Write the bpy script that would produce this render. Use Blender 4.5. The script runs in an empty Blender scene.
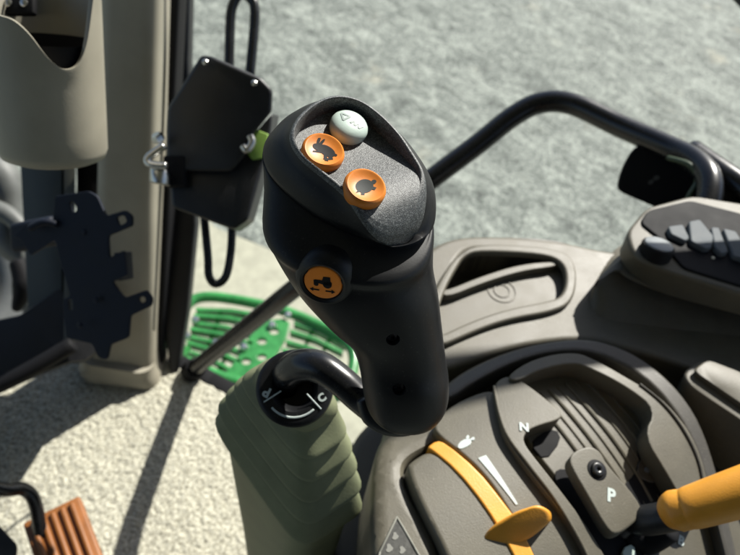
import bpy, bmesh, math, random
import numpy as np
from mathutils import Vector, Matrix
random.seed(4)
R_ = math.radians
sc = bpy.context.scene
COL = sc.collection

# ------------------------------------------------------------------ camera
PIT, RHO, FPX = R_(50), R_(10), 650.0
CAM = np.array([0.0, 0.0, 0.85])
F = np.array([0, math.cos(PIT), -math.sin(PIT)])
U0 = np.array([0, math.sin(PIT), math.cos(PIT)])
X0 = np.array([1.0, 0, 0])
RV = math.cos(RHO) * X0 + math.sin(RHO) * U0
UV = math.cos(RHO) * U0 - math.sin(RHO) * X0
BV = -F
cd = bpy.data.cameras.new('camera')
cam = bpy.data.objects.new('camera', cd)
COL.objects.link(cam)
cam.matrix_world = Matrix([[RV[0], UV[0], BV[0], CAM[0]], [RV[1], UV[1], BV[1], CAM[1]], [RV[2], UV[2], BV[2], CAM[2]], [0, 0, 0, 1]])
cd.sensor_width = 36
cd.lens = 36 * FPX / 740
cd.clip_start = 0.01
cd.clip_end = 500
cd.dof.use_dof = True
cd.dof.focus_distance = 0.272
cd.dof.aperture_fstop = 13.0
sc.camera = cam
# ------------------------------------------------------------------ world, sun, exposure
SUN_EL, SUN_AZ = R_(40), R_(31)
w = bpy.data.worlds.new('World')
sc.world = w
w.use_nodes = True
nt = w.node_tree
sky = nt.nodes.new('ShaderNodeTexSky')
sky.sky_type = 'NISHITA'
sky.sun_disc = False
sky.sun_elevation = SUN_EL
sky.sun_rotation = SUN_AZ
nt.links.new(sky.outputs[0], nt.nodes['Background'].inputs[0])
nt.nodes['Background'].inputs[1].default_value = 0.068
sd = bpy.data.lights.new('sun', 'SUN')
sd.energy = 5.0
sd.angle = R_(0.55)
sd.color = (1.0, 0.965, 0.885)
sun = bpy.data.objects.new('sun', sd)
COL.objects.link(sun)
SDIR = np.array([math.sin(SUN_AZ) * math.cos(SUN_EL), math.cos(SUN_AZ) * math.cos(SUN_EL), math.sin(SUN_EL)])
sun.location = (1, 2, 3)
sun.rotation_euler = Vector(SDIR).to_track_quat('Z', 'Y').to_euler()
sc.view_settings.view_transform = 'Standard'
sc.view_settings.look = 'None'
sc.view_settings.exposure = 0.92
sc.view_settings.gamma = 1

# ------------------------------------------------------------------ helpers
def nrm(v):
    v = np.array(v, float)
    return v / np.linalg.norm(v)
def ray(x, y):
    return (F * FPX + RV * (x - 370) - UV * (y - 277.5)) / FPX
def P(x, y, d):
    return CAM + ray(x, y) * d
def Pz(x, y, z):
    d = ray(x, y)
    return CAM + d * ((z - CAM[2]) / d[2])
def onplane(x, y, o, n):
    d = ray(x, y)
    return CAM + d * (np.dot(o - CAM, n) / np.dot(d, n))
def camv(a, b, c):
    return nrm(a * RV + b * UV + c * BV)

def mat(name, col, rough=0.5, metal=0.0, bump=0.0, bscale=400, var=0.0, vscale=30, spec=0.5, coat=0.0, speck=None, dust=0.0):
    m = bpy.data.materials.new(name)
    m.use_nodes = True
    t = m.node_tree
    b = t.nodes['Principled BSDF']
    b.inputs['Base Color'].default_value = (*col, 1)
    b.inputs['Roughness'].default_value = rough
    b.inputs['Metallic'].default_value = metal
    b.inputs['Specular IOR Level'].default_value = spec
    b.inputs['Coat Weight'].default_value = coat
    tc = t.nodes.new('ShaderNodeTexCoord')
    if var:
        n = t.nodes.new('ShaderNodeTexNoise'); n.inputs['Scale'].default_value = vscale
        n.inputs['Detail'].default_value = 6; n.inputs['Roughness'].default_value = 0.65
        t.links.new(tc.outputs['Object'], n.inputs['Vector'])
        r = t.nodes.new('ShaderNodeValToRGB')
        r.color_ramp.elements[0].position = 0.3; r.color_ramp.elements[1].position = 0.72
        r.color_ramp.elements[0].color = (*[c * (1 - var) for c in col], 1)
        r.color_ramp.elements[1].color = (*[min(1, c * (1 + var)) for c in col], 1)
        t.links.new(n.outputs['Fac'], r.inputs['Fac'])
        t.links.new(r.outputs[0], b.inputs['Base Color'])
        mr = t.nodes.new('ShaderNodeMapRange')
        mr.inputs['To Min'].default_value = max(0.02, rough - 0.1); mr.inputs['To Max'].default_value = min(1, rough + 0.12)
        t.links.new(n.outputs['Fac'], mr.inputs['Value']); t.links.new(mr.outputs[0], b.inputs['Roughness'])
    if dust:
        nd1 = t.nodes.new('ShaderNodeTexNoise'); nd1.inputs['Scale'].default_value = 750; nd1.inputs['Detail'].default_value = 2
        nd2 = t.nodes.new('ShaderNodeTexNoise'); nd2.inputs['Scale'].default_value = 22; nd2.inputs['Detail'].default_value = 5
        t.links.new(tc.outputs['Object'], nd1.inputs['Vector']); t.links.new(tc.outputs['Object'], nd2.inputs['Vector'])
        a1 = t.nodes.new('ShaderNodeMapRange'); a1.inputs['From Min'].default_value = .64; a1.inputs['From Max'].default_value = .74
        a2 = t.nodes.new('ShaderNodeMapRange'); a2.inputs['From Min'].default_value = .35; a2.inputs['From Max'].default_value = .75; a2.inputs['To Min'].default_value = .15
        t.links.new(nd1.outputs['Fac'], a1.inputs['Value']); t.links.new(nd2.outputs['Fac'], a2.inputs['Value'])
        mu = t.nodes.new('ShaderNodeMath'); mu.operation = 'MULTIPLY'; t.links.new(a1.outputs[0], mu.inputs[0]); t.links.new(a2.outputs[0], mu.inputs[1])
        mu2 = t.nodes.new('ShaderNodeMath'); mu2.operation = 'MULTIPLY'; mu2.inputs[1].default_value = dust; t.links.new(mu.outputs[0], mu2.inputs[0])
        mxx = t.nodes.new('ShaderNodeMixRGB'); mxx.inputs[1].default_value = (*col, 1); mxx.inputs[2].default_value = (.34, .32, .27, 1)
        if b.inputs['Base Color'].links: t.links.new(b.inputs['Base Color'].links[0].from_socket, mxx.inputs[1])
        t.links.new(mu2.outputs[0], mxx.inputs[0]); t.links.new(mxx.outputs[0], b.inputs['Base Color'])
    if bump:
        n2 = t.nodes.new('ShaderNodeTexNoise'); n2.inputs['Scale'].default_value = bscale
        n2.inputs['Detail'].default_value = 3
        t.links.new(tc.outputs['Object'], n2.inputs['Vector'])
        bp = t.nodes.new('ShaderNodeBump'); bp.inputs['Strength'].default_value = bump
        bp.inputs['Distance'].default_value = 0.0002
        t.links.new(n2.outputs['Fac'], bp.inputs['Height']); t.links.new(bp.outputs[0], b.inputs['Normal'])
        if speck:
            v = t.nodes.new('ShaderNodeTexVoronoi'); v.inputs['Scale'].default_value = bscale * 0.8
            t.links.new(tc.outputs['Object'], v.inputs['Vector'])
            sep = t.nodes.new('ShaderNodeSeparateColor'); t.links.new(v.outputs['Color'], sep.inputs[0])
            r2 = t.nodes.new('ShaderNodeValToRGB'); r2.color_ramp.elements[0].color = (*col, 1)
            r2.color_ramp.elements[1].color = (*speck, 1); r2.color_ramp.elements[0].position = .45
            t.links.new(sep.outputs[0], r2.inputs[0]); t.links.new(r2.outputs[0], b.inputs['Base Color'])
    return m

M = {}
M['grip'] = mat('soft_black_plastic', (0.0062, 0.0067, 0.0078), 0.42, bump=.12, bscale=1500, var=.25, vscale=60, spec=.3, dust=.08)
M['grip_top'] = mat('grained_black_plastic_lit', (0.030, 0.033, 0.034), 0.42, bump=1.0, bscale=3200, spec=.6, speck=(.14, .15, .15))  # same plastic as the grip; sun sheen and sparkle painted as lighter base and specks
M['orange'] = mat('orange_plastic', (0.56, 0.17, 0.012), 0.46, bump=.1, bscale=900, var=.08, vscale=120)
M['white'] = mat('off_white_plastic', (0.44, 0.53, 0.48), 0.38, bump=.15, bscale=900, var=.05, vscale=150)
M['emboss'] = mat('grey_emboss', (0.22, 0.27, 0.25), 0.5)
M['ink'] = mat('black_ink', (0.010, 0.010, 0.011), 0.6, spec=.15)
M['whiteink'] = mat('white_ink', (0.44, 0.50, 0.48), 0.5)
M['blackgloss'] = mat('black_painted_steel', (0.007, 0.0075, 0.009), 0.26, bump=.12, bscale=500, var=.2, vscale=40, dust=.15)
M['black'] = mat('black_plastic', (0.007, 0.0075, 0.009), 0.45, bump=.25, bscale=800, var=.25, vscale=50, dust=.15)
M['blackmatt'] = mat('matt_black', (0.005, 0.005, 0.006), 0.7, var=.2, spec=.2)
M['navy'] = mat('dark_blue_steel', (0.004, 0.007, 0.016), 0.6, var=.35, vscale=40, spec=.25)
M['khaki'] = mat('khaki_rubber', (0.165, 0.18, 0.105), 0.62, bump=.4, bscale=700, var=.18, vscale=35, spec=.3)
M['taupe'] = mat('taupe_plastic', (0.092, 0.083, 0.060), 0.52, bump=.7, bscale=1100, var=.14, vscale=40, dust=.3)
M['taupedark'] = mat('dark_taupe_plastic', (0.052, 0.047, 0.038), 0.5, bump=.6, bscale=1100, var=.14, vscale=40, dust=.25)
M['beige'] = mat('beige_trim', (0.27, 0.25, 0.195), 0.5, bump=.4, bscale=700, var=.1, vscale=18)
M['amber'] = mat('amber_plastic', (0.64, 0.285, 0.03), 0.42, bump=.5, bscale=900, var=.10, vscale=45, dust=.2)
M['green'] = mat('green_paint', (0.028, 0.20, 0.045), 0.3, var=.35, vscale=35, coat=.4, dust=.5)
M['lime'] = mat('yellow_green_plastic', (0.22, 0.36, 0.07), 0.4, var=.1)
M['steel'] = mat('zinc_steel', (0.5, 0.5, 0.48), 0.28, metal=1, bump=.2, bscale=300, var=.15)
M['key'] = mat('grey_key', (0.095, 0.108, 0.118), 0.65, spec=.25, var=.12, vscale=90, bump=.3, bscale=700)
M['pedal'] = mat('brown_rubber', (0.21, 0.074, 0.014), 0.5, bump=.5, bscale=500, var=.2, vscale=40)
M['tyre'] = mat('dusty_tyre', (0.11, 0.115, 0.11), 0.9, var=.4, vscale=12, bump=.5, bscale=120)
M['dustmetal'] = mat('dusty_casting', (0.085, 0.09, 0.085), 0.55, var=.3, vscale=20, bump=.4, bscale=120)

def sharp(me, ang=38):
    for p in me.polygons: p.use_smooth = True
    me.set_sharp_from_angle(angle=R_(ang))

def empty(name, loc, label, cat, group=None):
    o = bpy.data.objects.new(name, None)
    o.empty_display_size = 0.02
    COL.objects.link(o); o.location = Vector(loc)
    o['label'] = label; o['category'] = cat
    if group: o['group'] = group
    return o
def wloc(o):
    v = Vector((0, 0, 0))
    while o: v += o.location; o = o.parent
    return v
def obj(name, verts, faces, m, parent=None, label=None, cat=None, group=None, kind=None, ang=38, fix=True):
    verts = [Vector(v) for v in verts]
    me = bpy.data.meshes.new(name)
    c = sum(verts, Vector()) / len(verts)
    me.from_pydata([v - c for v in verts], [], faces)
    if fix:
        bm = bmesh.new(); bm.from_mesh(me)
        bmesh.ops.recalc_face_normals(bm, faces=bm.faces)
        bm.to_mesh(me); bm.free()
    me.materials.append(m if not isinstance(m, str) else M[m])
    sharp(me, ang)
    o = bpy.data.objects.new(name, me); COL.objects.link(o)
    if parent: o.parent = parent; o.location = c - wloc(parent)
    else: o.location = c
    if label: o['label'] = label
    if cat: o['category'] = cat
    if group: o['group'] = group
    if kind: o['kind'] = kind
    return o

class MB:
    def __init__(s): s.v = []; s.f = []
    def add(s, v, f):
        n = len(s.v); s.v += [np.array(q, float) for q in v]; s.f += [[i + n for i in q] for q in f]
    def obj(s, name, m, parent=None, **k): return obj(name, s.v, s.f, m, parent, **k)

def catmull(pts, n=6, closed=False):
    pts = [np.array(p, float) for p in pts]; L = len(pts); out = []
    rng = range(L) if closed else range(L - 1)
    for i in rng:
        if closed: a, b, c, d = pts[i - 1], pts[i], pts[(i + 1) % L], pts[(i + 2) % L]
        else: a, b, c, d = pts[max(i - 1, 0)], pts[i], pts[i + 1], pts[min(i + 2, L - 1)]
        for k in range(n):
            t = k / n
            out.append(0.5 * ((2 * b) + (c - a) * t + (2 * a - 5 * b + 4 * c - d) * t * t + (3 * b - a - 3 * c + d) * t ** 3))
    if not closed: out.append(pts[-1])
    return out
def chaikin(pts, it=2, closed=True):
    pts = [np.array(p, float) for p in pts]
    for _ in range(it):
        o = []; L = len(pts)
        for i in range(L if closed else L - 1):
            a, b = pts[i], pts[(i + 1) % L]
            o += [a * .75 + b * .25, a * .25 + b * .75]
        if not closed: o = [pts[0]] + o + [pts[-1]]
        pts = o
    return pts
def fillet(pts, r, n=5):
    pts = [np.array(p, float) for p in pts]; L = len(pts); o = []
    for i in range(L):
        p, a, b = pts[i], pts[i - 1], pts[(i + 1) % L]
        la, lb = np.linalg.norm(a - p), np.linalg.norm(b - p)
        A = p + (a - p) * min(r / la, .48); B = p + (b - p) * min(r / lb, .48)
        for k in range(n + 1):
            t = k / n; o.append(A * (1 - t) ** 2 + 2 * p * t * (1 - t) + B * t * t)
    return o
def loft(rings, cap0=True, cap1=True, closed=True):
    n = len(rings[0]); v = []; f = []
    for r in rings: v += list(r)
    for k in range(len(rings) - 1):
        for i in range(n if closed else n - 1):
            j = (i + 1) % n
            f.append([k * n + i, k * n + j, (k + 1) * n + j, (k + 1) * n + i])
    if cap0: f.append(list(range(n))[::-1])
    if cap1: f.append([(len(rings) - 1) * n + i for i in range(n)])
    return v, f
def tube(path, r, n=16, smooth=6, caps=True, ry=None, up=None):
    pts = catmull(path, smooth) if smooth > 1 else [np.array(p, float) for p in path]
    if not hasattr(r, '__len__'): rr = [r] * len(pts)
    else:
        rr = [float(np.interp(i / (len(pts) - 1), np.linspace(0, 1, len(r)), r)) for i in range(len(pts))]
    T = [nrm(pts[min(i + 1, len(pts) - 1)] - pts[max(i - 1, 0)]) for i in range(len(pts))]
    u = np.array(up, float) if up is not None else np.array([0, 0, 1.0])
    if abs(np.dot(u, T[0])) > .95: u = np.array([1.0, 0, 0])
    rings = []
    for p, t, q in zip(pts, T, rr):
        u = nrm(u - t * np.dot(u, t)); v = np.cross(t, u)
        k = (ry / r if ry and not hasattr(r, '__len__') else 1)
        rings.append([p + q * (math.cos(a) * u * k + math.sin(a) * v) for a in np.linspace(0, 2 * math.pi, n, endpoint=False)])
    if caps:   # rounded ends
        def end(ring, p, t, q):
            return [[p + (x - p) * math.cos(a) + t * q * .35 * math.sin(a) for x in ring] for a in (R_(75), R_(50), R_(25))]
        rings = end(rings[0], pts[0], -T[0], rr[0]) + rings + end(rings[-1], pts[-1], T[-1], rr[-1])[::-1]
    return loft(rings)
def frame(n, upish=None):
    n = nrm(n); upish = UV if upish is None else np.array(upish, float)
    u = nrm(np.cross(upish, n)); v = np.cross(n, u)
    return u, v, n
def lathe(c, n, prof, seg=40, u=None, cap0=False, cap1=False):
    u_, v_, n_ = frame(n)
    rings = [[c + n_ * h + r * (math.cos(a) * u_ + math.sin(a) * v_) for a in np.linspace(0, 2 * math.pi, seg, endpoint=False)] for r, h in prof]
    return loft(rings, cap0, cap1)
def rbox(c, ax, half, b=0.002, seg=3, taper=None):
    """bevelled box, ax = 3 axes"""
    bm = bmesh.new(); bmesh.ops.create_cube(bm, size=2)
    for v in bm.verts:
        s = 1.0
        if taper and v.co.z > 0: s = taper
        v.co = Vector((v.co.x * half[0] * s, v.co.y * half[1] * s, v.co.z * half[2]))
    bmesh.ops.bevel(bm, geom=list(bm.edges), offset=b, segments=seg, affect='EDGES', profile=.5)
    A = [np.array(a, float) for a in ax]
    v = [np.array(c) + A[0] * q.co.x + A[1] * q.co.y + A[2] * q.co.z for q in bm.verts]
    f = [[q.index for q in fc.verts] for fc in bm.faces]
    bm.free(); return v, f
XYZ = ((1, 0, 0), (0, 1, 0), (0, 0, 1))

# ---- plates: a rounded outline with holes, bevelled rim, thickness, laid on a surface z = S(x, y)
def hit(x, y, S, h):
    d = ray(x, y)
    t0, t1 = .1, 1.6
    n = 160; prev = None
    for i in range(n + 1):
        t = t0 + (t1 - t0) * i / n
        p = CAM + d * t
        if p[2] - (S(p[0], p[1]) + h) < 0:
            a, b = t - (t1 - t0) / n, t
            for _ in range(30):
                m_ = (a + b) / 2; p = CAM + d * m_
                if p[2] - (S(p[0], p[1]) + h) < 0: b = m_
                else: a = m_
            return CAM + d * a
    return CAM + d * t1
def area(p):
    return .5 * sum(p[i][0] * p[(i + 1) % len(p)][1] - p[(i + 1) % len(p)][0] * p[i][1] for i in range(len(p)))
def offset(p, d):
    """inset a ccw loop by d"""
    L = len(p); o = []
    for i in range(L):
        a = nrm(p[i] - p[i - 1]); b = nrm(p[(i + 1) % L] - p[i])
        na = np.array([-a[1], a[0]]); nb = np.array([-b[1], b[0]])
        m_ = na + nb; l = np.linalg.norm(m_)
        m_ = na if l < .2 else m_ / l
        k = 1 / max(.55, np.dot(m_, na))
        o.append(p[i] + m_ * d * k)
    return o
def plate(outer, S, h, thick, holes=(), b=.0012, it=2, cuts=None, raw=False, rp=None):
    if rp:
        outer = fillet(outer, rp); holes = [fillet(k, rp) for k in holes]; it = 0
    def prep(px, ccw):
        q = px if raw else [hit(x, y, S, h)[:2] for x, y in px]
        q = [np.array(a[:2], float) for a in q]
        q = chaikin(q, it) if it else q
        if (area(q) > 0) != ccw: q = q[::-1]
        return q
    loops = [prep(outer, True)] + [prep(k, False) for k in holes]
    bm = bmesh.new(); top_edges = []
    for q in loops:
        lv = []
        prof = [(0, -thick), (0, -b), (b * .12, -b * .6), (b * .4, -b * .2), (b, 0), (b * 1.35, 0)]
        for ins, z in prof:
            qq = offset(q, ins) if ins else q
            lv.append([bm.verts.new((a[0], a[1], z)) for a in qq])
        n = len(q)
        for k in range(5):
            for i in range(n):
                j = (i + 1) % n
                bm.faces.new((lv[k][i], lv[k][j], lv[k + 1][j], lv[k + 1][i]))
        for i in range(n):
            e = bm.edges.get((lv[5][i], lv[5][(i + 1) % n])); top_edges.append(e)
    r = bmesh.ops.triangle_fill(bm, edges=top_edges, use_beauty=True)
    for ax, step in (((cuts[0], cuts[1]), ((-cuts[0][1], cuts[0][0]), cuts[1] * 1.5)) if cuts else ()):
        co = [v.co.x * ax[0] + v.co.y * ax[1] for v in bm.verts]
        a = min(co) + step
        while a < max(co):
            g = list(bm.verts) + list(bm.edges) + list(bm.faces)
            bmesh.ops.bisect_plane(bm, geom=g, plane_co=(ax[0] * a, ax[1] * a, 0), plane_no=(ax[0], ax[1], 0))
            a += step
    bm.verts.index_update()
    v = [np.array([q.co.x, q.co.y, q.co.z + h + S(q.co.x, q.co.y)]) for q in bm.verts]
    f = [[q.index for q in fc.verts] for fc in bm.faces]
    bm.free()
    return v, f
def frustum(bot, zb, top, zt, n=96, mid=None, it=2, capb=False, round_=.004, rp=None):
    """solid between two outlines at two heights, rounded towards the top"""
    def rs(px, z):
        q = chaikin([Pz(x, y, z) for x, y in px], it) if not rp else [Pz(x, y, z) for x, y in fillet(px, rp)]
        d = [0]
        for i in range(len(q)): d.append(d[-1] + np.linalg.norm(q[(i + 1) % len(q)] - q[i]))
        q = q + [q[0]]
        s = np.linspace(0, d[-1], n, endpoint=False)
        return [np.array([np.interp(x, d, [a[k] for a in q]) for k in range(3)]) for x in s]
    A = rs(bot, zb); B = rs(top, zt)
    # align starts
    k = min(range(n), key=lambda k: sum(np.linalg.norm(A[i] - B[(i + k) % n]) for i in range(0, n, 4)))
    B = [B[(i + k) % n] for i in range(n)]
    cB = sum(B) / n
    rings = []
    for t in (0, .25, .5, .75, 1 - round_ / max(abs(zt - zb), 1e-4)): rings.append([a + (c - a) * t for a, c in zip(A, B)])
    base = rings[-1]
    for a in (30, 60, 90):
        k = round_ * (1 - math.cos(R_(a))); z = round_ * math.sin(R_(a))
        rings.append([np.array([*(p + nrm(cB - p) * k)[:2], base[0][2] + (zt - base[0][2]) * math.sin(R_(a))]) for p in base])
    return loft(rings, capb, True)

def text_mesh(s, size, thick=.0002, bold=0):
    c = bpy.data.curves.new('t', 'FONT'); c.body = s; c.size = size; c.extrude = thick; c.align_x = 'CENTER'; c.align_y = 'CENTER'
    c.offset = bold; c.resolution_u = 3
    o = bpy.data.objects.new('t', c); COL.objects.link(o)
    bpy.context.view_layer.update()
    me = bpy.data.meshes.new_from_object(o.evaluated_get(bpy.context.evaluated_depsgraph_get()))
    v = [np.array(q.co) for q in me.vertices]; f = [list(q.vertices) for q in me.polygons]
    bpy.data.objects.remove(o); bpy.data.curves.remove(c); bpy.data.meshes.remove(me)
    return v, f
def put_text(name, s, size, c, u, n, parent, m='whiteink', bold=0, thick=.00015, label=None):
    v, f = text_mesh(s, size, thick, bold)
    n = nrm(n); u = nrm(np.array(u) - n * np.dot(u, n)); w_ = np.cross(n, u)
    return obj(name, [c + q[0] * u + q[1] * w_ + q[2] * n for q in v], f, m, parent, ang=30, label=label)
def shape2d(polys, c, u, n, height, thick=.00012, sub=2):
    """flat icon polygons (lists of 2d points) laid on a curved button: height(x,y) along n"""
    n = nrm(n); u = nrm(np.array(u) - n * np.dot(u, n)); w_ = np.cross(n, u); mb = MB()
    for p in polys:
        bm = bmesh.new(); vs = [bm.verts.new((x, y, 0)) for x, y in p]
        fc = bm.faces.new(vs)
        bmesh.ops.triangulate(bm, faces=[fc])
        for _ in range(sub): bmesh.ops.subdivide_edges(bm, edges=list(bm.edges), cuts=1, use_grid_fill=True); bmesh.ops.triangulate(bm, faces=list(bm.faces))
        bm.verts.index_update()
        mb.add([c + u * q.co.x + w_ * q.co.y + n * (height(q.co.x, q.co.y) + thick) for q in bm.verts], [[q.index for q in f_.verts] for f_ in bm.faces])
        bm.free()
    return mb
def ell(cx, cy, rx, ry, a0=0, n=18, rot=0):
    o = []
    for i in range(n):
        a = 2 * math.pi * i / n; x, y = rx * math.cos(a), ry * math.sin(a); c, s = math.cos(rot), math.sin(rot)
        o.append((cx + x * c - y * s, cy + x * s + y * c))
    return o

# ================================================================== SETTING
def shader_ground():
    m = bpy.data.materials.new('pale_gravel_yard'); m.use_nodes = True; t = m.node_tree; b = t.nodes['Principled BSDF']
    tc = t.nodes.new('ShaderNodeTexCoord'); m0 = t.nodes.new('ShaderNodeMapping'); mp = t.nodes.new('ShaderNodeMapping')
    m0.inputs['Rotation'].default_value = (0, 0, R_(38)); mp.inputs['Scale'].default_value = (1, 1.9, 1)
    t.links.new(tc.outputs['Object'], m0.inputs['Vector']); t.links.new(m0.outputs[0], mp.inputs['Vector'])
    def noise(src, sc_, det, ro, dist=0):
        n = t.nodes.new('ShaderNodeTexNoise'); n.inputs['Scale'].default_value = sc_; n.inputs['Detail'].default_value = det
        n.inputs['Roughness'].default_value = ro; n.inputs['Distortion'].default_value = dist
        t.links.new(src, n.inputs['Vector']); return n.outputs['Fac']
    def op(a, b_, o='ADD'):
        q = t.nodes.new('ShaderNodeMath'); q.operation = o
        for i_, x_ in enumerate((a, b_)):
            if isinstance(x_, (int, float)): q.inputs[i_].default_value = x_
            else: t.links.new(x_, q.inputs[i_])
        return q.outputs[0]
    n1 = noise(mp.outputs[0], 4.4, 8, .68, 1.2)      # swept streaks
    n2 = noise(tc.outputs['Object'], 58, 4, .8)      # stones
    n4 = noise(tc.outputs['Object'], 15, 7, .72, .3)   # clumps
    h = op(op(op(n1, .30, 'MULTIPLY'), op(n2, .52, 'MULTIPLY')), op(n4, .18, 'MULTIPLY'))
    r = t.nodes.new('ShaderNodeValToRGB'); e = r.color_ramp.elements
    e[0].position = .435; e[0].color = (.050, .058, .050, 1); e[1].position = .572; e[1].color = (.31, .335, .29, 1)
    k = r.color_ramp.elements.new(.50); k.color = (.145, .163, .142, 1)
    t.links.new(h, r.inputs[0])
    # dry patches of pale sand
    n3 = t.nodes.new('ShaderNodeTexNoise'); n3.inputs['Scale'].default_value = 2.2; n3.inputs['Detail'].default_value = 8; n3.inputs['Roughness'].default_value = .7
    t.links.new(tc.outputs['Object'], n3.inputs['Vector'])
    r3 = t.nodes.new('ShaderNodeValToRGB'); r3.color_ramp.elements[0].position = .6; r3.color_ramp.elements[1].position = .72
    t.links.new(n3.outputs[0], r3.inputs[0])
    m1 = t.nodes.new('ShaderNodeMixRGB'); m1.inputs[2].default_value = (.40, .37, .27, 1)
    f1 = t.nodes.new('ShaderNodeMath'); f1.operation = 'MULTIPLY'; f1.inputs[1].default_value = .45; t.links.new(r3.outputs[0], f1.inputs[0])
    t.links.new(f1.outputs[0], m1.inputs[0]); t.links.new(r.outputs[0], m1.inputs[1]); t.links.new(m1.outputs[0], b.inputs['Base Color'])
    bp = t.nodes.new('ShaderNodeBump'); bp.inputs['Strength'].default_value = .5; bp.inputs['Distance'].default_value = .012
    t.links.new(h, bp.inputs['Height']); t.links.new(bp.outputs[0], b.inputs['Normal'])
    b.inputs['Roughness'].default_value = .85
    return m
GZ = -1.15
obj('ground', [(-60, -60, GZ), (60, -60, GZ), (60, 120, GZ), (-60, 120, GZ)], [[0, 1, 2, 3]], shader_ground(), kind='structure', label='grey green streaky gravel yard far below the cab')
# pale concrete apron beside the machine
def shader_apron():
    m = mat('pale_concrete', (.34, .335, .255), .85, bump=.6, bscale=60, var=.22, vscale=14)
    return m
ap = [Pz(x, y, GZ) for x, y in ((100, 420), (150, 150), (215, 228), (300, 262), (420, 300), (520, 330), (520, 460))]
ap = [np.array([a[0], a[1], GZ + .004]) for a in ap]
obj('path', ap, [list(range(len(ap)))], shader_apron(), kind='structure', label='cream concrete strip below the cab doorway', fix=False)

# cab floor: looped carpet, real tufts
def carpet():
    corners = [Pz(x, y, 0)[:2] for x, y in ((166, 358), (206, 380), (250, 404), (330, 445), (460, 520))]
    edge = [np.array(c) for c in corners]
    mx_, my0 = .25, -.15
    # quad grid in floor space, cut by the far edge
    xs = np.arange(-.76, .10, .0020)
    ex = [e[0] for e in edge]; ey = [e[1] for e in edge]
    yl = lambda x: .56 if x < ex[0] - .03 else float(np.interp(x, [ex[0] - .03] + ex, [.56] + ey))
    yl2 = lambda x: float(np.interp(x, ex, ey)) if x >= ex[0] else ey[0] + .002
    ny = 330
    rnd = np.random.RandomState(3)
    vals = rnd.rand(420, 420)
    def vn(x, y):
        xi, yi = np.floor(x).astype(int), np.floor(y).astype(int); fx, fy = x - xi, y - yi
        fx = fx * fx * (3 - 2 * fx); fy = fy * fy * (3 - 2 * fy)
        g = lambda a, b_: vals[a % 420, b_ % 420]
        return (g(xi, yi) * (1 - fx) + g(xi + 1, yi) * fx) * (1 - fy) + (g(xi, yi + 1) * (1 - fx) + g(xi + 1, yi + 1) * fx) * fy
    X = np.repeat(xs[:, None], ny, 1)
    Ylim = np.array([yl2(x) if x >= ex[0] else ey[0] for x in xs])
    Y = my0 + (Ylim[:, None] - my0) * np.linspace(0, 1, ny)[None, :]
    Z = .0018 * vn(X / .0040, Y / .0040) + .0014 * vn(X / .0085 + 50, Y / .0085 + 9) + .0016 * vn(X / .0025, Y / .0025)
    jit = .0016
    X = X + jit * (vn(X / .004 + 7, Y / .004) - .5) * 2; Y2 = Y + jit * (vn(X / .004, Y / .004 + 91) - .5) * 2
    Z[:, -1] -= .012; Z[:, -2] -= .003
    nx = len(xs)
    v = np.stack([X, Y2, Z - .006], -1).reshape(-1, 3)
    f = [[i * ny + j, (i + 1) * ny + j, (i + 1) * ny + j + 1, i * ny + j + 1] for i in range(nx - 1) for j in range(ny - 1)]
    me = bpy.data.meshes.new('floor'); me.from_pydata(v.tolist(), [], f)
    for p in me.polygons: p.use_smooth = True
    m = bpy.data.materials.new('cream_carpet'); m.use_nodes = True; t = m.node_tree; b = t.nodes['Principled BSDF']
    tc = t.nodes.new('ShaderNodeTexCoord')
    n = t.nodes.new('ShaderNodeTexNoise'); n.inputs['Scale'].default_value = 300; n.inputs['Detail'].default_value = 4
    t.links.new(tc.outputs['Object'], n.inputs[0])
    r = t.nodes.new('ShaderNodeValToRGB'); e = r.color_ramp.elements
    e[0].position = .36; e[0].color = (.22, .21, .16, 1); e[1].position = .62; e[1].color = (.54, .525, .43, 1)
    t.links.new(n.outputs[0], r.inputs[0])
    n2 = t.nodes.new('ShaderNodeTexNoise'); n2.inputs['Scale'].default_value = 9; n2.inputs['Detail'].default_value = 5; t.links.new(tc.outputs['Object'], n2.inputs[0])
    mr = t.nodes.new('ShaderNodeMapRange'); mr.inputs['To Min'].default_value = .72; mr.inputs['To Max'].default_value = 1.15; t.links.new(n2.outputs[0], mr.inputs[0])
    hs = t.nodes.new('ShaderNodeHueSaturation'); t.links.new(r.outputs[0], hs.inputs['Color']); t.links.new(mr.outputs[0], hs.inputs['Value'])
    t.links.new(hs.outputs[0], b.inputs['Base Color']); b.inputs['Roughness'].default_value = 1; b.inputs['Specular IOR Level'].default_value = .1
    b.inputs['Sheen Weight'].default_value = .3
    me.materials.append(m)
    o = bpy.data.objects.new('floor', me); COL.objects.link(o); o['kind'] = 'structure'; o['label'] = 'cream looped carpet on the cab floor'
    return edge
edge = carpet()
# dark metal sill under the carpet edge
E3 = [np.array([e[0], e[1], -.004]) for e in edge]
mb = MB()
for a, b_ in zip(E3[:-1], E3[1:]):
    d = nrm(b_ - a); nr = np.array([-d[1], d[0], 0])
    mb.add(*rbox((a + b_) / 2 + nr * .010 + np.array([0, 0, -.022]), (d, nr, (0, 0, 1)), (np.linalg.norm(b_ - a) / 2 + .004, .012, .018), .004))
mb.obj('door_sill', 'blackmatt', label='dark metal sill along the far edge of the cream carpet', cat='door sill')

# cab shell over and behind the controls (it keeps the sky off them)
cs = empty('cab_shell', (0, -.5, 1.5), 'beige cab roof lining and rear wall around the controls', 'cab lining')
obj('roof_lining', *rbox((0, -.15, 1.52), XYZ, (1.0, .95, .03), .02), 'beige', cs)
obj('rear_wall', *rbox((0, -1.1, .75), XYZ, (1.0, .03, .75), .02), 'black', cs)
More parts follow.
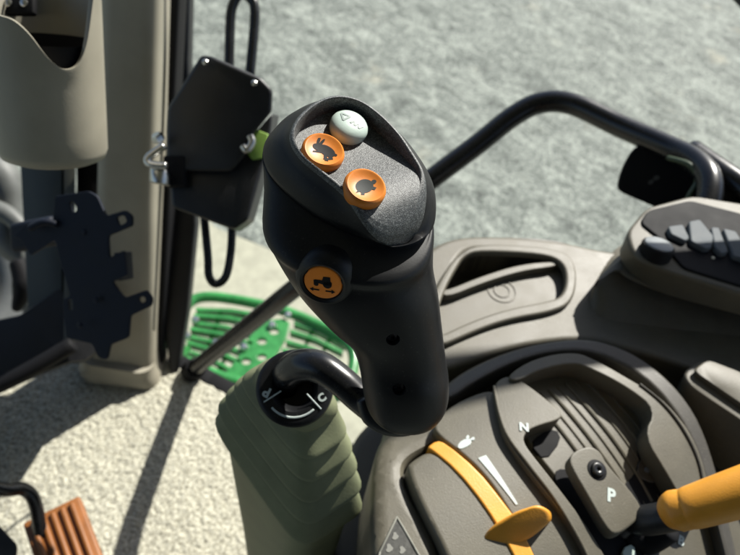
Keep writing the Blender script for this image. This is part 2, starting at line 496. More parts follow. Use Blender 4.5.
# ================================================================== PILLAR, FRAME, CUP HOLDER, LATCH
def rrect(c, u, v, a, b_, r, n=6):
    o = []
    for sx, sy, s in ((1, 1, 0), (-1, 1, 90), (-1, -1, 180), (1, -1, 270)):
        for i in range(n + 1):
            t = R_(s + 90 * i / n)
            o.append(c + u * (sx * (a - r) + r * math.cos(t)) + v * (sy * (b_ - r) + r * math.sin(t)))
    return o
pl = empty('pillar', Pz(123, 372, 0), 'beige trimmed cab pillar standing on the carpet at left', 'pillar')
B0 = Pz(120, 372, 0) + np.array([0, .035, 0]); T0 = P(138, -60, .66)
axp = nrm(T0 - B0); up_ = nrm(RV - axp * np.dot(RV, axp)); vp_ = np.cross(axp, up_)
rings = []
for t, a, b_ in ((0, .048, .050), (.03, .0485, .050), (.06, .046, .046), (.12, .043, .044), (.5, .034, .040), (1, .029, .034), (1.5, .028, .034)):
    rings.append(rrect(B0 + (T0 - B0) * t, up_, vp_, a, b_, .016))
obj('shaft', *loft(rings), 'beige', pl)
rings = [rrect(B0 + np.array([0, 0, z]), up_, nrm(np.cross((0, 0, 1), up_)), a, b_, .02) for z, a, b_ in ((-.004, .056, .058), (.010, .056, .058), (.017, .052, .054), (.034, .050, .051))]
obj('foot', *loft(rings), 'beige', pl)
mb = MB(); mb.add(*tube([P(166, -30, .607), P(165, 60, .617), P(160, 200, .70), P(154, 330, .80)], .0016, 8)); mb.obj('trim_bead', 'beige', pl)
# door frame rubber and black post right of pillar
fr = empty('door_frame', Pz(182, 372, 0), 'black door frame with rubber seal right of the beige pillar', 'door frame')
a0, a1 = P(160, 354, .965), P(178, -40, .74)
q = nrm(a1 - a0); uu = nrm(RV - q * np.dot(RV, q)); vv = np.cross(q, uu)
obj('seal', *loft([rrect(a0 + (a1 - a0) * t, uu, vv, .0085, .020, .005) for t in (-.05, .2, .5, 1, 1.2)]), 'blackmatt', fr)
b0, b1 = P(176, 362, .965), P(183, 60, .84)
q2 = nrm(b1 - b0); uu = nrm(RV - q2 * np.dot(RV, q2)); vv = np.cross(q2, uu)
obj('post', *loft([rrect(b0 + (b1 - b0) * t, uu, vv, w_, .012, .004) for t, w_ in ((-.03, .006), (.2, .018), (.5, .026), (.75, .018), (1, .010), (1.4, .010))]), 'black', fr)

# cup holder
ch = empty('cup_holder', P(50, 165, .50), 'beige plastic cup holder with a scooped rim, upper left', 'cup holder')
axc = camv(.10, .90, .42)
cc = P(55, 160, .50)
uc, vc, nc = frame(axc, BV)       # uc lateral
# vc points roughly away / toward the camera
if np.dot(vc, BV) < 0: uc, vc = -uc, -vc
def cupr(a, h, ri):
    return cc + nc * h + ri * (math.cos(a) * uc * (1 if np.dot(uc, RV) > 0 else -1) + math.sin(a) * vc)
seg = 144
def topz(a):
    # a = 90deg faces the camera; the scoop is cut right of that
    d = math.degrees(a) % 360
    return float(np.interp(d, TZA, TZ))
_k = [(0, .128), (4, .128), (12, .112), (22, .088), (34, .074), (48, .072), (60, .080), (72, .095), (84, .103), (104, .105), (180, .105), (215, .115), (240, .128), (360, .128)]
TZA = np.linspace(0, 360, 361); TZ = np.interp(TZA, [k[0] for k in _k], [k[1] for k in _k])
for _ in range(30): TZ = (np.roll(TZ, 1) + 2 * TZ + np.roll(TZ, -1)) / 4
angs = np.linspace(0, 2 * math.pi, seg, endpoint=False)
R1 = .0415
outs = []
for k, (hh, rr_) in enumerate(((0, .022), (0.001, .030), (.004, .0365), (.010, .0385))): outs.append([cupr(a, hh, rr_) for a in angs])
for t in (.2, .4, .6, .8, .95): outs.append([cupr(a, .010 + (topz(a) - .012) * t, .0385 + .003 * t) for a in angs])
outs.append([cupr(a, topz(a) - .001, .0425) for a in angs])
outs.append([cupr(a, topz(a) + .0012, .0425) for a in angs])
outs.append([cupr(a, topz(a) + .0012, .0400) for a in angs])
outs.append([cupr(a, topz(a) - .001, .0385) for a in angs])
for t in (.8, .4, .1): outs.append([cupr(a, .006 + (topz(a) - .008) * t, .0375) for a in angs])
outs.append([cupr(a, .005, .03) for a in angs])
obj('cup_wall', *loft(outs), 'beige', ch, ang=50)
lin = [[cupr(a, hh, rr_) for a in angs] for hh, rr_ in ((.088, .0373), (.086, .0362), (.010, .0358), (.0075, .030), (.007, .01))]
obj('liner', *loft(lin, False, True), 'blackmatt', ch, fix=False)
br = empty('cup_bracket', P(18, 6, .49), 'small black bracket with two screws above the cup holder', 'bracket')
obj('plate', *rbox(P(10, 2, .475), (RV, UV, BV), (.019, .010, .003), .002), 'blackmatt', br)
for x in (8, 24):
    obj('screw', *lathe(P(x, 3, .471), BV, ((0.0001, .0015), (.0018, .0014), (.0028, .0008), (.003, 0)), 16), 'steel', br)

# latch box
lt = empty('door_latch', P(218, 130, .60), 'black plastic door latch box with a yellow green tab', 'door latch')
def pxsolid(front, df, back, db, n=1, it=1, b=.002, rp=4):
    """closed outline at distance df lofted back to outline at db"""
    A = fillet([P(x, y, d) for (x, y), d in zip(front, df if hasattr(df, '__len__') else [df] * len(front))], rp * .0009)
    Bk = fillet([P(x, y, d) for (x, y), d in zip(back, db if hasattr(db, '__len__') else [db] * len(back))], rp * .0009)
    cA = sum(A) / len(A)
    dep = nrm(cA - sum(Bk) / len(Bk))
    rs = []
    for al in (90, 65, 40, 18, 0):
        rs.append([a + nrm(cA - a) * b * (1 - math.cos(R_(al))) - dep * b * (1 - math.sin(R_(al))) for a in A])
    return loft(rs + [Bk], True, True)
fo = [(201, 55), (212, 56), (262, 78), (273, 90), (272, 112), (254, 134), (248, 152), (232, 172), (166, 172), (166, 130), (167, 108), (182, 85)]
obj('housing', *pxsolid(fo, [.565, .562, .562, .565, .57, .575, .575, .58, .585, .585, .58, .57], [(x * .97 + 8, y * .97 + 3) for x, y in fo], .64, b=.004), 'black', lt)
fo2 = [(167, 150), (240, 156), (250, 138), (273, 112), (270, 140), (260, 178), (248, 220), (234, 230), (222, 226), (171, 207)]
obj('lower_cover', *pxsolid(fo2, .592, [(x + 6, y + 2) for x, y in fo2], .655, b=.004), 'black', lt)
for x, y in ((205, 61), (254, 82)):
    obj('screw', *lathe(P(x, y, .557), camv(.1, .5, .8), ((0.0001, .0012), (.0012, .0012), (.0024, .0004), (.0026, -.002)), 16), 'steel', lt)
fo3 = [(252, 128), (268, 134), (264, 158), (252, 160), (246, 152)]
obj('tab', *pxsolid(fo3, .588, [(x + 4, y + 1) for x, y in fo3], .61, it=1, b=.0008, rp=1.5), 'lime', lt)
hb = MB(); hb.add(*tube([P(x, y, .575) for x, y in ((243, 146), (247, 150), (252, 142), (250, 136))], .0035, 12)); hb.obj('pin', 'steel', lt)
hl = empty('grab_loop', P(240, 60, .68), 'upper black looped handle rising behind the latch box', 'handle')
mb = MB(); mb.add(*tube([P(x, y, .68) for x, y in ((229, 75), (230, 30), (232, 8), (240, -6), (250, -2), (255, 14), (250, 75))], .0052, 16)); mb.obj('bar', 'blackgloss', hl)
hl2 = empty('cable_loop', P(222, 250, .66), 'lower black looped cable hanging under the latch box', 'cable')
mb = MB(); mb.add(*tube([P(x, y, .66) for x, y in ((232, 222), (231, 250), (226, 276), (216, 284), (209, 276), (208, 258), (206, 236), (204, 215))], .0042, 14)); mb.obj('cable', 'blackgloss', hl2)

# striker
sk = empty('door_striker', P(160, 160, .57), 'zinc steel striker bolt on the beige pillar', 'striker')
obj('barrel', *lathe(P(160, 184, .575), UV, ((.0001, 0), (.0085, 0), (.009, .001), (.009, .012), (.0082, .0135), (.0001, .0135)), 28), 'steel', sk)
mb = MB(); mb.add(*tube([P(x, y, .565) for x, y in ((166, 166), (150, 164), (148, 158), (158, 150), (164, 146))], .0035, 12, 4)); mb.obj('hook', 'steel', sk)
obj('nut', *lathe(P(158, 138, .575), camv(-.3, .6, .6), ((.0001, .004), (.004, .004), (.0055, .002), (.0055, -.003)), 6), 'steel', sk)
obj('block', *rbox(P(176, 172, .588), (RV, UV, BV), (.010, .014, .006), .002), 'blackmatt', sk)

# ---- monitor bracket
bk = empty('mounting_bracket', P(80, 280, .60), 'dark blue steel mounting bracket with slotted tabs in front of the pillar', 'bracket')
bn = camv(-.22, -.10, .97); bo = P(85, 265, .60)
def flat(px, holes=(), th=.003, o=bo, n=bn, it=1, b=.0006, rp=3):
    u, v, n = frame(n)
    def pr(q):
        r = []; q = fillet(q, rp)
        for x, y in q:
            p = onplane(x, y, o, n) - o; r.append((np.dot(p, u), np.dot(p, v)))
        return r
    vv_, ff = plate(pr(px), lambda x, y: 0, 0, th, [pr(h) for h in holes], b=b, it=0, raw=True)
    # back face
    return [o + u * q[0] + v * q[1] + n * q[2] for q in vv_], ff
main = [(55, 196), (88, 191), (97, 196), (106, 216), (125, 210), (132, 216), (132, 226), (108, 236), (109, 258), (124, 250), (127, 276), (112, 282), (124, 298), (146, 290), (152, 298), (151, 306), (130, 316), (128, 338), (110, 345), (107, 360), (98, 358), (92, 344), (66, 338), (62, 300), (70, 296), (60, 262), (55, 240), (30, 256), (22, 240), (12, 236), (28, 222), (52, 224)]
obj('main_plate', *flat(main, [[(69, 202), (74, 201), (77, 211), (72, 213)], [(116, 217), (124, 215), (127, 222), (119, 226)], [(138, 298), (144, 296), (146, 301), (140, 304)], [(68, 300), (72, 299), (73, 310), (69, 311)]]), 'navy', bk)
u_, v_, n_ = frame(bn)
obj('side_flange', *rbox(P(124, 266, .606), (u_, v_, n_), (.0035, .013, .010), .0015), 'navy', bk)
obj('clamp_arm', *rbox(P(38, 234, .625), (nrm(u_ * 1 + v_ * .15), v_, n_), (.024, .014, .012), .005), 'navy', bk)
mb = MB(); mb.add(*tube([P(30, 228, .60), P(44, 222, .598), P(56, 224, .60)], .0035, 10)); mb.obj('cable_clip', 'navy', bk)
for x, y in ((100, 243), (96, 300), (80, 325), (84, 232)):
    obj('rivet', *lathe(P(x, y, .5965), bn, ((.0001, .0012), (.002, .001), (.003, 0)), 14), 'navy', bk)

# ---- window post behind the bracket, dark lower wall, rail
wp = empty('window_post', P(66, 250, .80), 'dark green grey window post behind the mounting bracket', 'window post')
obj('post', *pxsolid([(18, 120), (62, 120), (62, 345), (30, 345)], .82, [(20, 120), (66, 120), (66, 345), (32, 345)], .87, it=0), mat('dark_green_trim', (.030, .034, .026), .5, var=.2), wp)
obj('seal', *pxsolid([(64, 120), (76, 120), (74, 345), (64, 345)], .80, [(64, 120), (76, 120), (74, 345), (64, 345)], .86, it=0), mat('olive_seal', (.05, .05, .036), .5, var=.2), wp)
obj('rear_strip', *pxsolid([(77, 120), (104, 120), (100, 350), (76, 350)], .84, [(77, 120), (104, 120), (100, 350), (76, 350)], .88, it=0), 'blackmatt', wp)
lw = empty('door_panel', P(40, 350, .78), 'dark blue lower door panel at the left edge under the bracket', 'door panel')
obj('panel', *pxsolid([(-120, 345), (20, 315), (60, 288), (112, 338), (86, 360), (70, 362), (-120, 440)], [.78, .80, .82, .82, .80, .80, .75], [(-120, 345), (20, 315), (60, 292), (112, 338), (88, 362), (70, 364), (-120, 440)], .86, it=0), 'black', lw)
mb = MB(); mb.add(*tube([P(-40, 402, .765), P(20, 375, .775), P(72, 345, .79)], .010, 14)); mb.obj('edge_trim', 'blackmatt', lw)

# ---- far wheel outside left
wh = empty('tractor_wheel', P(-40, 260, 1.6), 'dusty grey tractor wheel outside the window at the left edge', 'wheel')
wc = P(-70, 290, 1.75); wn = camv(.55, .25, .8)
uw, vw, nw = frame(wn)
prof = [(.14, -.05), (.16, .02), (.20, .05), (.28, .06), (.325, .05), (.34, 0.0), (.34, -.12)]
obj('tyre', *lathe(wc, wn, prof, 64), 'tyre', wh, fix=True)
obj('rim', *lathe(wc, wn, ((.0001, .03), (.06, .03), (.07, .0), (.13, -.02), (.15, .02), (.162, .03), (.165, .0)), 48), 'dustmetal', wh)
for i in range(18):
    a = 2 * math.pi * i / 18
    d0 = math.cos(a) * uw + math.sin(a) * vw; d1 = -math.sin(a) * uw + math.cos(a) * vw
    obj('lug', *rbox(wc + d0 * .325 + nw * .03, (nrm(d0 + d1 * .5), nrm(d1 - d0 * .5), nw), (.05, .016, .035), .008), 'tyre', wh)
en = empty('axle_casting', P(14, 210, 1.0), 'grey dusty curved metal casting seen outside at far left', 'casting')
mb = MB()
mb.add(*tube([P(-30, 165, 1.0), P(0, 175, 1.0), P(12, 205, 1.0), P(10, 240, 1.0), P(28, 262, 1.0), P(26, 292, 1.0), P(40, 318, 1.0)], (.03, .028, .020, .026, .016, .020, .012), 18)); mb.obj('arm', 'dustmetal', en)
mb = MB(); mb.add(*tube([P(-30, 200, .97), P(6, 214, .97), P(24, 232, .97), P(24, 250, .97)], (.016, .014, .012, .009), 16)); mb.obj('bracket_arm', 'dustmetal', en)
mb = MB(); mb.add(*tube([P(18, 262, .95), P(24, 285, .95), P(16, 310, .95)], (.012, .016, .006), 14)); mb.obj('strut', 'blackmatt', en)

# ================================================================== GREEN STEP outside
st = empty('access_step', P(265, 335, 1.45), 'green tubular access step with slotted treads below the doorway', 'step')
SZ = -.42
def S0(x, y): return Pz(x, y, SZ)
loop = [(178, 352), (182, 318), (192, 301), (214, 297), (262, 305), (298, 316), (336, 334), (352, 350), (352, 372), (338, 396), (250, 385), (200, 368)]
mb = MB(); lp = catmull([S0(x, y) for x, y in loop], 8, True); lp.append(lp[0]); mb.add(*tube(lp, .013, 12, 1, False)); mb.obj('outer_tube', 'green', st)
def band(px, h, t):   # plank with real thickness
    top = [S0(x, y) for x, y in px]
    r0 = [p + np.array([0, 0, h]) for p in top]; r1 = [p + np.array([0, 0, h - t]) for p in top]
    return loft([r1, r0], True, True)
def lerp2(a, b_, t): return (a[0] + (b_[0] - a[0]) * t, a[1] + (b_[1] - a[1]) * t)
for A0, A1, B0_, B1, n_bars in (((196, 309), (183, 356), (268, 316), (232, 382), 8), ((294, 322), (270, 378), (346, 345), (326, 392), 7)):
    for k in range(n_bars):
        a, b_ = lerp2(A0, A1, k / (n_bars - 1)), lerp2(B0_, B1, k / (n_bars - 1))
        mid = ((a[0] + b_[0]) / 2, (a[1] + b_[1]) / 2 - 2.5)
        top = [a, mid, b_]; hw = 1.5
        obj('tread', *band([(x, y - hw) for x, y in top] + [(x, y + hw) for x, y in top[::-1]], .004 * (k % 2), .022), 'green', st)
    for t in (.33, .66):
        a, b_ = lerp2(A0, B0_, t), lerp2(A1, B1, t)
        obj('cross_bar', *band([(a[0] - 1.5, a[1]), (a[0] + 1.5, a[1]), (b_[0] + 1.5, b_[1]), (b_[0] - 1.5, b_[1])], -.010, .02), 'green', st)
pp = [(262, 322), (292, 318), (284, 345), (262, 372), (236, 384), (222, 378), (240, 356), (248, 340)]
pls, plf = plate([S0(x, y) for x, y in pp], lambda x, y: SZ + .004, 0, .012, [[S0(x + 5 * math.cos(a), y + 3.4 * math.sin(a)) for a in np.linspace(0, 6.28, 10, endpoint=False)] for x, y in ((262, 342), (246, 362), (274, 332), (262, 358))], it=1, raw=True)
obj('centre_plate', pls, plf, 'green', st)
for x, y in ((196, 322), (187, 338), (233, 336), (288, 317), (272, 327), (244, 349), (216, 345)):
    obj('bolt', *lathe(S0(x, y) + np.array([0, 0, .006]), (0, 0, 1), ((.0001, .010), (.006, .0095), (.009, .006), (.010, 0)), 14), 'steel', st)
for x, y in ((186, 350), (300, 380)):
    mb = MB(); p = S0(x, y); mb.add(*tube([p, p + np.array([.02, -.18, .20])], .012, 12, 1)); mb.obj('hanger', 'green', st)

# ================================================================== GRAB RAIL
gr = empty('grab_rail', Pz(195, 366, 0), 'long bent black grab rail rising from the carpet edge behind the joystick', 'grab rail')
path = [Pz(192, 371, .003), P(250, 324, .835), P(300, 284, .765), P(350, 245, .735), P(425, 184, .72), P(478, 144, .715), P(512, 117, .71), P(540, 103, .705), P(572, 104, .695), P(620, 126, .675), P(668, 147, .645), P(695, 161, .62), P(709, 180, .60), P(706, 208, .59), P(690, 228, .59)]
mb = MB(); mb.add(*tube(path, [.0117] * 15, 24, 8)); mb.obj('tube', 'blackgloss', gr)
obj('base_collar', *lathe(path[0], nrm(path[1] - path[0]), ((.013, -.006), (.0155, -.006), (.016, 0), (.0155, .014), (.0128, .016)), 24), 'blackmatt', gr)
mb = MB(); mb.add(*tube([P(684, 207, .60), P(690, 194, .60), P(697, 180, .605), P(690, 165, .61), P(668, 158, .63)], .0025, 10)); mb.obj('green_wire', mat('dark_green_wire', (.03, .05, .022), .5), gr)
# flat pad behind the rail
pad = empty('side_plate', P(655, 180, .66), 'black rounded flat plate hanging behind the grab rail bend', 'plate')
pn = camv(-.30, -.15, .94); po = P(655, 180, .66)
obj('panel', *flat([(641, 144), (700, 158), (730, 215), (716, 232), (690, 222), (655, 207), (620, 192), (617, 186), (622, 168), (632, 150)], th=.010, o=po, n=pn, rp=9, b=.002), 'blackmatt', pad)
c = onplane(654, 180, po, pn)
up2, vp2, np2 = frame(pn)
mb = shape2d([ell(-.003, -.002, .003, .0022, rot=.6), ell(.002, .002, .0032, .0025, rot=.3)], c + np2 * .0006, up2, pn, lambda x, y: 0); mb.obj('emblem', mat('dark_grey_ink', (.05, .05, .05), .5), pad)
# black window sill bar at right edge
sb = empty('window_bar', P(735, 190, .62), 'black window ledge bar entering at the right edge', 'window bar')
mb = MB(); mb.add(*tube([P(690, 152, .64), P(745, 190, .60), P(860, 262, .55)], .013, 14)); mb.obj('bar', 'blackgloss', sb)
obj('ledge', *pxsolid([(700, 172), (800, 238), (820, 300), (712, 240)], .60, [(700, 172), (800, 238), (820, 300), (712, 240)], .68), 'blackmatt', sb)
mb = MB(); mb.add(*tube([P(738, -30, .9), P(812, 44, .86), P(872, 96, .82)], .028, 14)); mb.obj('beam', 'navy', sb)

# unseen bar added out of the frame to throw a shadow band over the console
rp_ = empty('shadow_bar', Pz(800, 330, .45), 'black slanted bar beyond the frame, added to shade the console', 'pillar')
A2, B2 = Pz(430, 370, .45), Pz(760, 336, .45)
s0, s1 = B2 + SDIR * .12, A2 + SDIR * 1.1
qv = nrm(s1 - s0); un = nrm(np.cross(qv, SDIR)); vn_ = np.cross(qv, un)
obj('shaft', *loft([rrect(p, un, vn_, .026, .03, .008) for p in (s0 - qv * .02, s0, (s0 + s1) / 2, s1)]), 'black', rp_)
# ================================================================== CONSOLE
con = empty('side_console', Pz(560, 400, 0), 'taupe plastic side console with storage tray and curved lever quadrant', 'console')
DZ = .435
flatS = lambda x, y: DZ
# deck with tray hole
outer_tray = [(430, 300), (441, 276), (456, 254), (478, 243), (530, 245), (558, 249), (574, 258), (578, 280), (572, 303), (552, 312), (510, 319), (475, 331), (430, 352)]
pocket = [(443, 291), (455, 268), (464, 253), (480, 249), (545, 253), (557, 259), (556, 263), (522, 267), (482, 280), (452, 294)]
tray_hole = [(441, 290), (454, 266), (463, 251), (480, 247.5), (545, 251.5), (566, 259), (571, 278), (566, 297), (548, 303), (508, 310), (472, 322), (430, 342), (426, 320)]
deck_out = [(415, 262), (440, 240), (480, 234), (560, 240), (600, 250), (700, 262), (820, 290), (860, 420), (700, 372), (640, 352), (590, 338), (520, 345), (440, 372), (405, 380), (400, 320)]
v, f = plate(deck_out, flatS, 0, .03, [tray_hole], b=.004, it=2)
obj('deck', v, f, 'taupe', con)
# rim around the tray
v, f = plate(outer_tray, flatS, .005, .006, [[(444, 291), (456, 268), (465, 254.5), (481, 250.5), (544, 254), (563, 262), (567, 279), (562, 296), (546, 301), (508, 308), (472, 320), (430, 340), (436, 318)]], b=.0022, it=2)
obj('tray_rim', v, f, 'taupe', con)
fl = plate([(432, 342), (438, 300), (452, 294), (482, 280), (522, 268), (562, 262), (576, 285), (560, 306), (500, 318), (440, 350)], flatS, -.006, .02, b=.001)
tr = obj('tray_floor', *fl, 'taupe', con)
v, f = plate([(440, 290), (446, 298), (482, 283), (522, 270.5), (558, 266), (558, 261), (520, 264), (480, 276.5), (450, 289)], flatS, .0015, .05, b=.0009, it=2)
obj('tray_divider', v, f, 'taupe', con)
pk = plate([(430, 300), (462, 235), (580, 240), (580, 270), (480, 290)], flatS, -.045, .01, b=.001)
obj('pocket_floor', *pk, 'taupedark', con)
v = []; mb = MB()
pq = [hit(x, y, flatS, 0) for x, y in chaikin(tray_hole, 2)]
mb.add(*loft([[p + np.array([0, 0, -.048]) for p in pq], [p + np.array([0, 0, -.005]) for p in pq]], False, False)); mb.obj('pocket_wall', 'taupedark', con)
cpt = hit(502, 291, flatS, -.006)
for r in (.0115, .0062):
    obj('tray_mark', *lathe(cpt, (0, 0, 1), ((r, -.0002), (r, .0005), (r + .0006, .0007), (r + .0012, .0005), (r + .0012, -.0002)), 40), 'taupe', con)

# body below the deck (sides down to the floor)
bodypx = [(372, 440), (400, 385), (420, 300), (440, 262), (560, 252), (860, 300), (960, 560), (820, 900), (470, 760), (372, 600)]
q = [Pz(x, y, .39)[:2] for x, y in bodypx]
mb = MB(); qq = chaikin(q, 2)
cq = sum(qq) / len(qq)
mb.add(*loft([[np.array([*(cq + (a - cq) * .86), 0.0]) for a in qq], [np.array([*(cq + (a - cq) * .93), .25]) for a in qq], [np.array([*(cq + (a - cq) * .975), .38]) for a in qq], [np.array([*(cq + (a - cq) * .95), .392]) for a in qq]])); mb.obj('body', 'taupedark', con)

lo_px = [(352, 440), (380, 415), (440, 400), (470, 480), (480, 700), (330, 720), (322, 600), (340, 500)]
obj('base_cover', *frustum(lo_px, .0, lo_px, .33, round_=.01, rp=20), 'taupedark', con)
# quadrant hump surface
e1, e2 = Pz(428, 447, .45), Pz(525, 555, .45)
sdir = nrm((e2 - e1)[:2]); wdir = np.array([-sdir[1], sdir[0]])
smid = e1[:2] + (e2 - e1)[:2] * .55
def H(x, y):
    s = (x - smid[0]) * sdir[0] + (y - smid[1]) * sdir[1]
    a = abs(s)
    if a > .07: return .455 - 2.6 * .0049 - (a - .07) * .364
    return .455 - 2.6 * s * s
CU = (tuple(sdir), .005)
def qp(name, px, h, th, m='taupe', b=.0015, it=2, holes=(), **k):
    return obj(name, *plate(px, H, h, th, holes, b=b, it=it, cuts=CU), m, con, **k)
qp('quadrant_base', [(392, 470), (400, 436), (440, 398), (497, 372), (520, 362), (575, 350), (640, 372), (690, 430), (715, 500), (760, 580), (760, 700), (440, 700), (395, 560)], -.020, .12, 'taupedark')
qp('cheek_panel', [(370, 520), (374, 450), (392, 425), (428, 412), (449, 436), (432, 446), (410, 458), (404, 468), (408, 490), (450, 560), (430, 640), (376, 640)], -.004, .10, 'taupe', b=.008)
qp('side_cover', [(406, 468), (412, 460), (431, 449), (452, 462), (478, 488), (506, 525), (520, 552), (540, 620), (470, 620), (448, 560), (420, 505)], .004, .03, 'taupe', b=.003)
qp('lever_band', [(432, 450), (427, 447), (437, 440), (446, 443), (478, 470), (500, 497), (520, 524), (545, 580), (530, 590), (506, 540), (484, 505), (456, 470)], .0055, .01, 'amber', b=.0012, it=1)
qp('middle_band', [(440, 437), (432, 425), (452, 404), (492, 388), (497, 400), (500, 428), (512, 450), (545, 487), (570, 522), (590, 560), (600, 620), (560, 620), (528, 546), (508, 508), (484, 474), (462, 453)], .004, .02, 'taupe', b=.0014)
qp('gate_cover', [(494, 392), (497, 380), (512, 375), (535, 390), (563, 414), (559, 420), (536, 426), (526, 432), (523, 440), (530, 452), (560, 490), (590, 530), (618, 580), (604, 610), (590, 560), (560, 510), (530, 473), (506, 440), (500, 420)], .009, .02, 'taupe', b=.0009)
# seam groove lip
g = [hit(x, y, H, .0098) for x, y in ((494, 386), (499, 412), (508, 436), (530, 466), (556, 500), (584, 548), (600, 590))]
mb = MB(); mb.add(*tube(g, .0009, 8, 6)); mb.obj('seam_bead', 'taupe', con)
# drum sectors between the gates
qp('drum', [(505, 372), (560, 358), (610, 372), (650, 420), (676, 480), (700, 540), (640, 560), (590, 520), (545, 465), (520, 430)], -.006, .02, 'taupe', b=.001)
RA = [(532, 396), (556, 424), (588, 466), (622, 512)]; RB = [(600, 372), (628, 402), (658, 440), (680, 490)]
for k in range(9):
    t = k / 8.0
    g = [hit(a[0] + (b_[0] - a[0]) * t, a[1] + (b_[1] - a[1]) * t, H, -.0058) for a, b_ in zip(RA, RB)]
    mb = MB(); mb.add(*tube(g, .0009 if k % 2 else .0016, 8, 6)); mb.obj('drum_rib', 'taupe', con)
qp('slot', [(556, 428), (540, 434), (530, 444), (545, 462), (562, 440)], -.0052, .004, 'blackmatt', b=.0005, it=1)
qp('slot', [(548, 468), (580, 470), (600, 520), (640, 540), (660, 560), (600, 600), (575, 520)], -.0054, .004, 'blackmatt', b=.0005)
qp('slot', [(636, 440), (648, 452), (664, 482), (676, 512), (700, 540), (640, 520), (618, 490), (640, 470)], -.0050, .004, 'blackmatt', b=.0005)
# inner frame of the guard
go = [(506, 376), (534, 358), (575, 351), (598, 361), (634, 382), (660, 396), (688, 428), (704, 462), (712, 505), (700, 520), (682, 500), (668, 476), (643, 436), (656, 410), (628, 388), (592, 369), (574, 362), (540, 369), (516, 382)]
qp('guard_frame', go, .012, .030, 'taupe', b=.0011, it=2)
gg = [hit(x, y, H, .0128) for x, y in ((640, 384), (664, 404), (684, 430), (699, 462), (706, 500))]
mb = MB(); mb.add(*tube(gg, .0008, 8, 6)); mb.obj('guard_line', 'taupedark', con)
# outer ridge, shade on its slope put into the darker taupe
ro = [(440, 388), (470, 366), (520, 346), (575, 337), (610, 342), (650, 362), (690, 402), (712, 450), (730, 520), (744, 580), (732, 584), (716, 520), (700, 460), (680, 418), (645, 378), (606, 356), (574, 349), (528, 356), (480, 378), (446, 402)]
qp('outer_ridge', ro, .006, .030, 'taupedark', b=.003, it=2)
# markings on the quadrant
def qm(name, px, h, m='whiteink', it=0):
    return obj(name, *plate(px, H, h, .0006, b=.0001, it=it, cuts=(tuple(sdir), .008)), m, con)
qm('speed_wedge', [(478, 458), (486, 455), (518, 504), (516, 505)], .0046)
mb = MB()
for px in ([(457, 446), (462, 440), (470, 438), (472, 443), (466, 447), (460, 449)], [(465, 439), (468, 434), (470, 438)], [(469, 440), (474, 436), (475, 440)]):
    mb.add(*plate(px, H, .0046, .0006, b=.0001, it=1))
mb.obj('speed_symbol', 'whiteink', con)
def qtext(name, s, size, x, y, h, ang, parent=con, bold=.0):
    c = hit(x, y, H, h); n = np.array([0, 0, 1.0])
    c2 = hit(x + 1, y, H, h); cu = hit(x, y - 1, H, h)
    n = nrm(np.cross(c2 - c, cu - c))
    u = math.cos(ang) * nrm(c2 - c) + math.sin(ang) * nrm(cu - c)
    return put_text(name, s, size, c + n * .0002, u, n, parent, bold=bold)
qtext('letter_n', 'N', .0085, 524, 427.5, .0094, R_(-8), bold=.0003)
qtext('letter_b', 'B', .0085, 681, 541, -.004, R_(-25), bold=.0003)
qp('label_plate', [(640, 528), (690, 520), (740, 500), (780, 560), (740, 600), (650, 590)], -.0045, .01, 'taupe', b=.001)
qp('white_tag', [(622, 548), (634, 543), (637, 560), (624, 564)], -.003, .004, 'white', b=.0005, it=1)
qp('inner_plate', [(655, 452), (668, 476), (655, 484), (636, 476), (640, 458)], -.004, .006, 'taupedark', b=.0005, it=1)
obj('gate_light', *lathe(hit(647, 470, H, -.0038), (0, 0, 1), ((.0001, .001), (.0016, .0008), (.0022, 0)), 14), 'key', con)

# warning triangle on the left cheek
tri = [(397, 517), (380, 552), (372, 585), (432, 578), (415, 548)]
v, f = plate(tri, H, -.0034, .002, b=.0003, it=0, cuts=CU)
lb = obj('warning_label', v, f, mat('dark_label', (.05, .05, .045), .35, var=.3, vscale=400), con, label='dark triangular warning label')
mb = MB()
for a, b_ in (((397, 517), (380, 552)), ((397, 517), (415, 548)), ((380, 552), (372, 585)), ((415, 548), (432, 578))):
    mb.add(*tube([hit(*a, H, -.003), hit(*b_, H, -.003)], .0006, 6, 1))
mb.obj('label_border', mat('grey_border', (.20, .20, .17), .5), lb)
mb = MB()
for x, y, r in ((395, 536, 4), (389, 548, 4.5), (402, 550, 4)):
    c = [(x + r * math.cos(a) * (.7 + .3 * math.cos(3 * a + x)), y + r * math.sin(a)) for a in np.linspace(0, 6.28, 12, endpoint=False)]
    mb.add(*plate(c, H, -.0031, .0004, b=.0001, it=0))
mb.obj('label_figures', mat('grey_figures', (.16, .16, .14), .5), lb)

# ---- park lever plate with P
pk_ = empty('park_plate', hit(600, 480, H, .01), 'taupe lever plate marked P with a black bolt', 'lever plate')
HP = .017
v, f = plate([(570, 466), (570, 455), (580, 448), (592, 446), (601, 452), (608, 466), (645, 508), (636, 522), (616, 536), (606, 528), (590, 500)], H, HP, .010, b=.0011, it=2, cuts=CU)
obj('plate', v, f, 'taupe', pk_)
cb = hit(597, 470, H, HP); cb2 = hit(598, 470, H, HP); cb3 = hit(597, 469, H, HP); nb_ = nrm(np.cross(cb2 - cb, cb3 - cb))
obj('washer', *lathe(cb, nb_, ((.0001, .0003), (.0064, .0003), (.0068, 0), (.0068, -.001)), 30), 'blackmatt', pk_)
obj('bolt', *lathe(cb, nb_, ((.0001, .0008), (.0012, .0009), (.0014, .0022), (.0024, .0026), (.0040, .0022), (.0046, .001), (.0046, 0)), 24), 'blackgloss', pk_)
qtext('letter_p', 'P', .0112, 611, 496, HP, R_(-14), pk_, .0005)

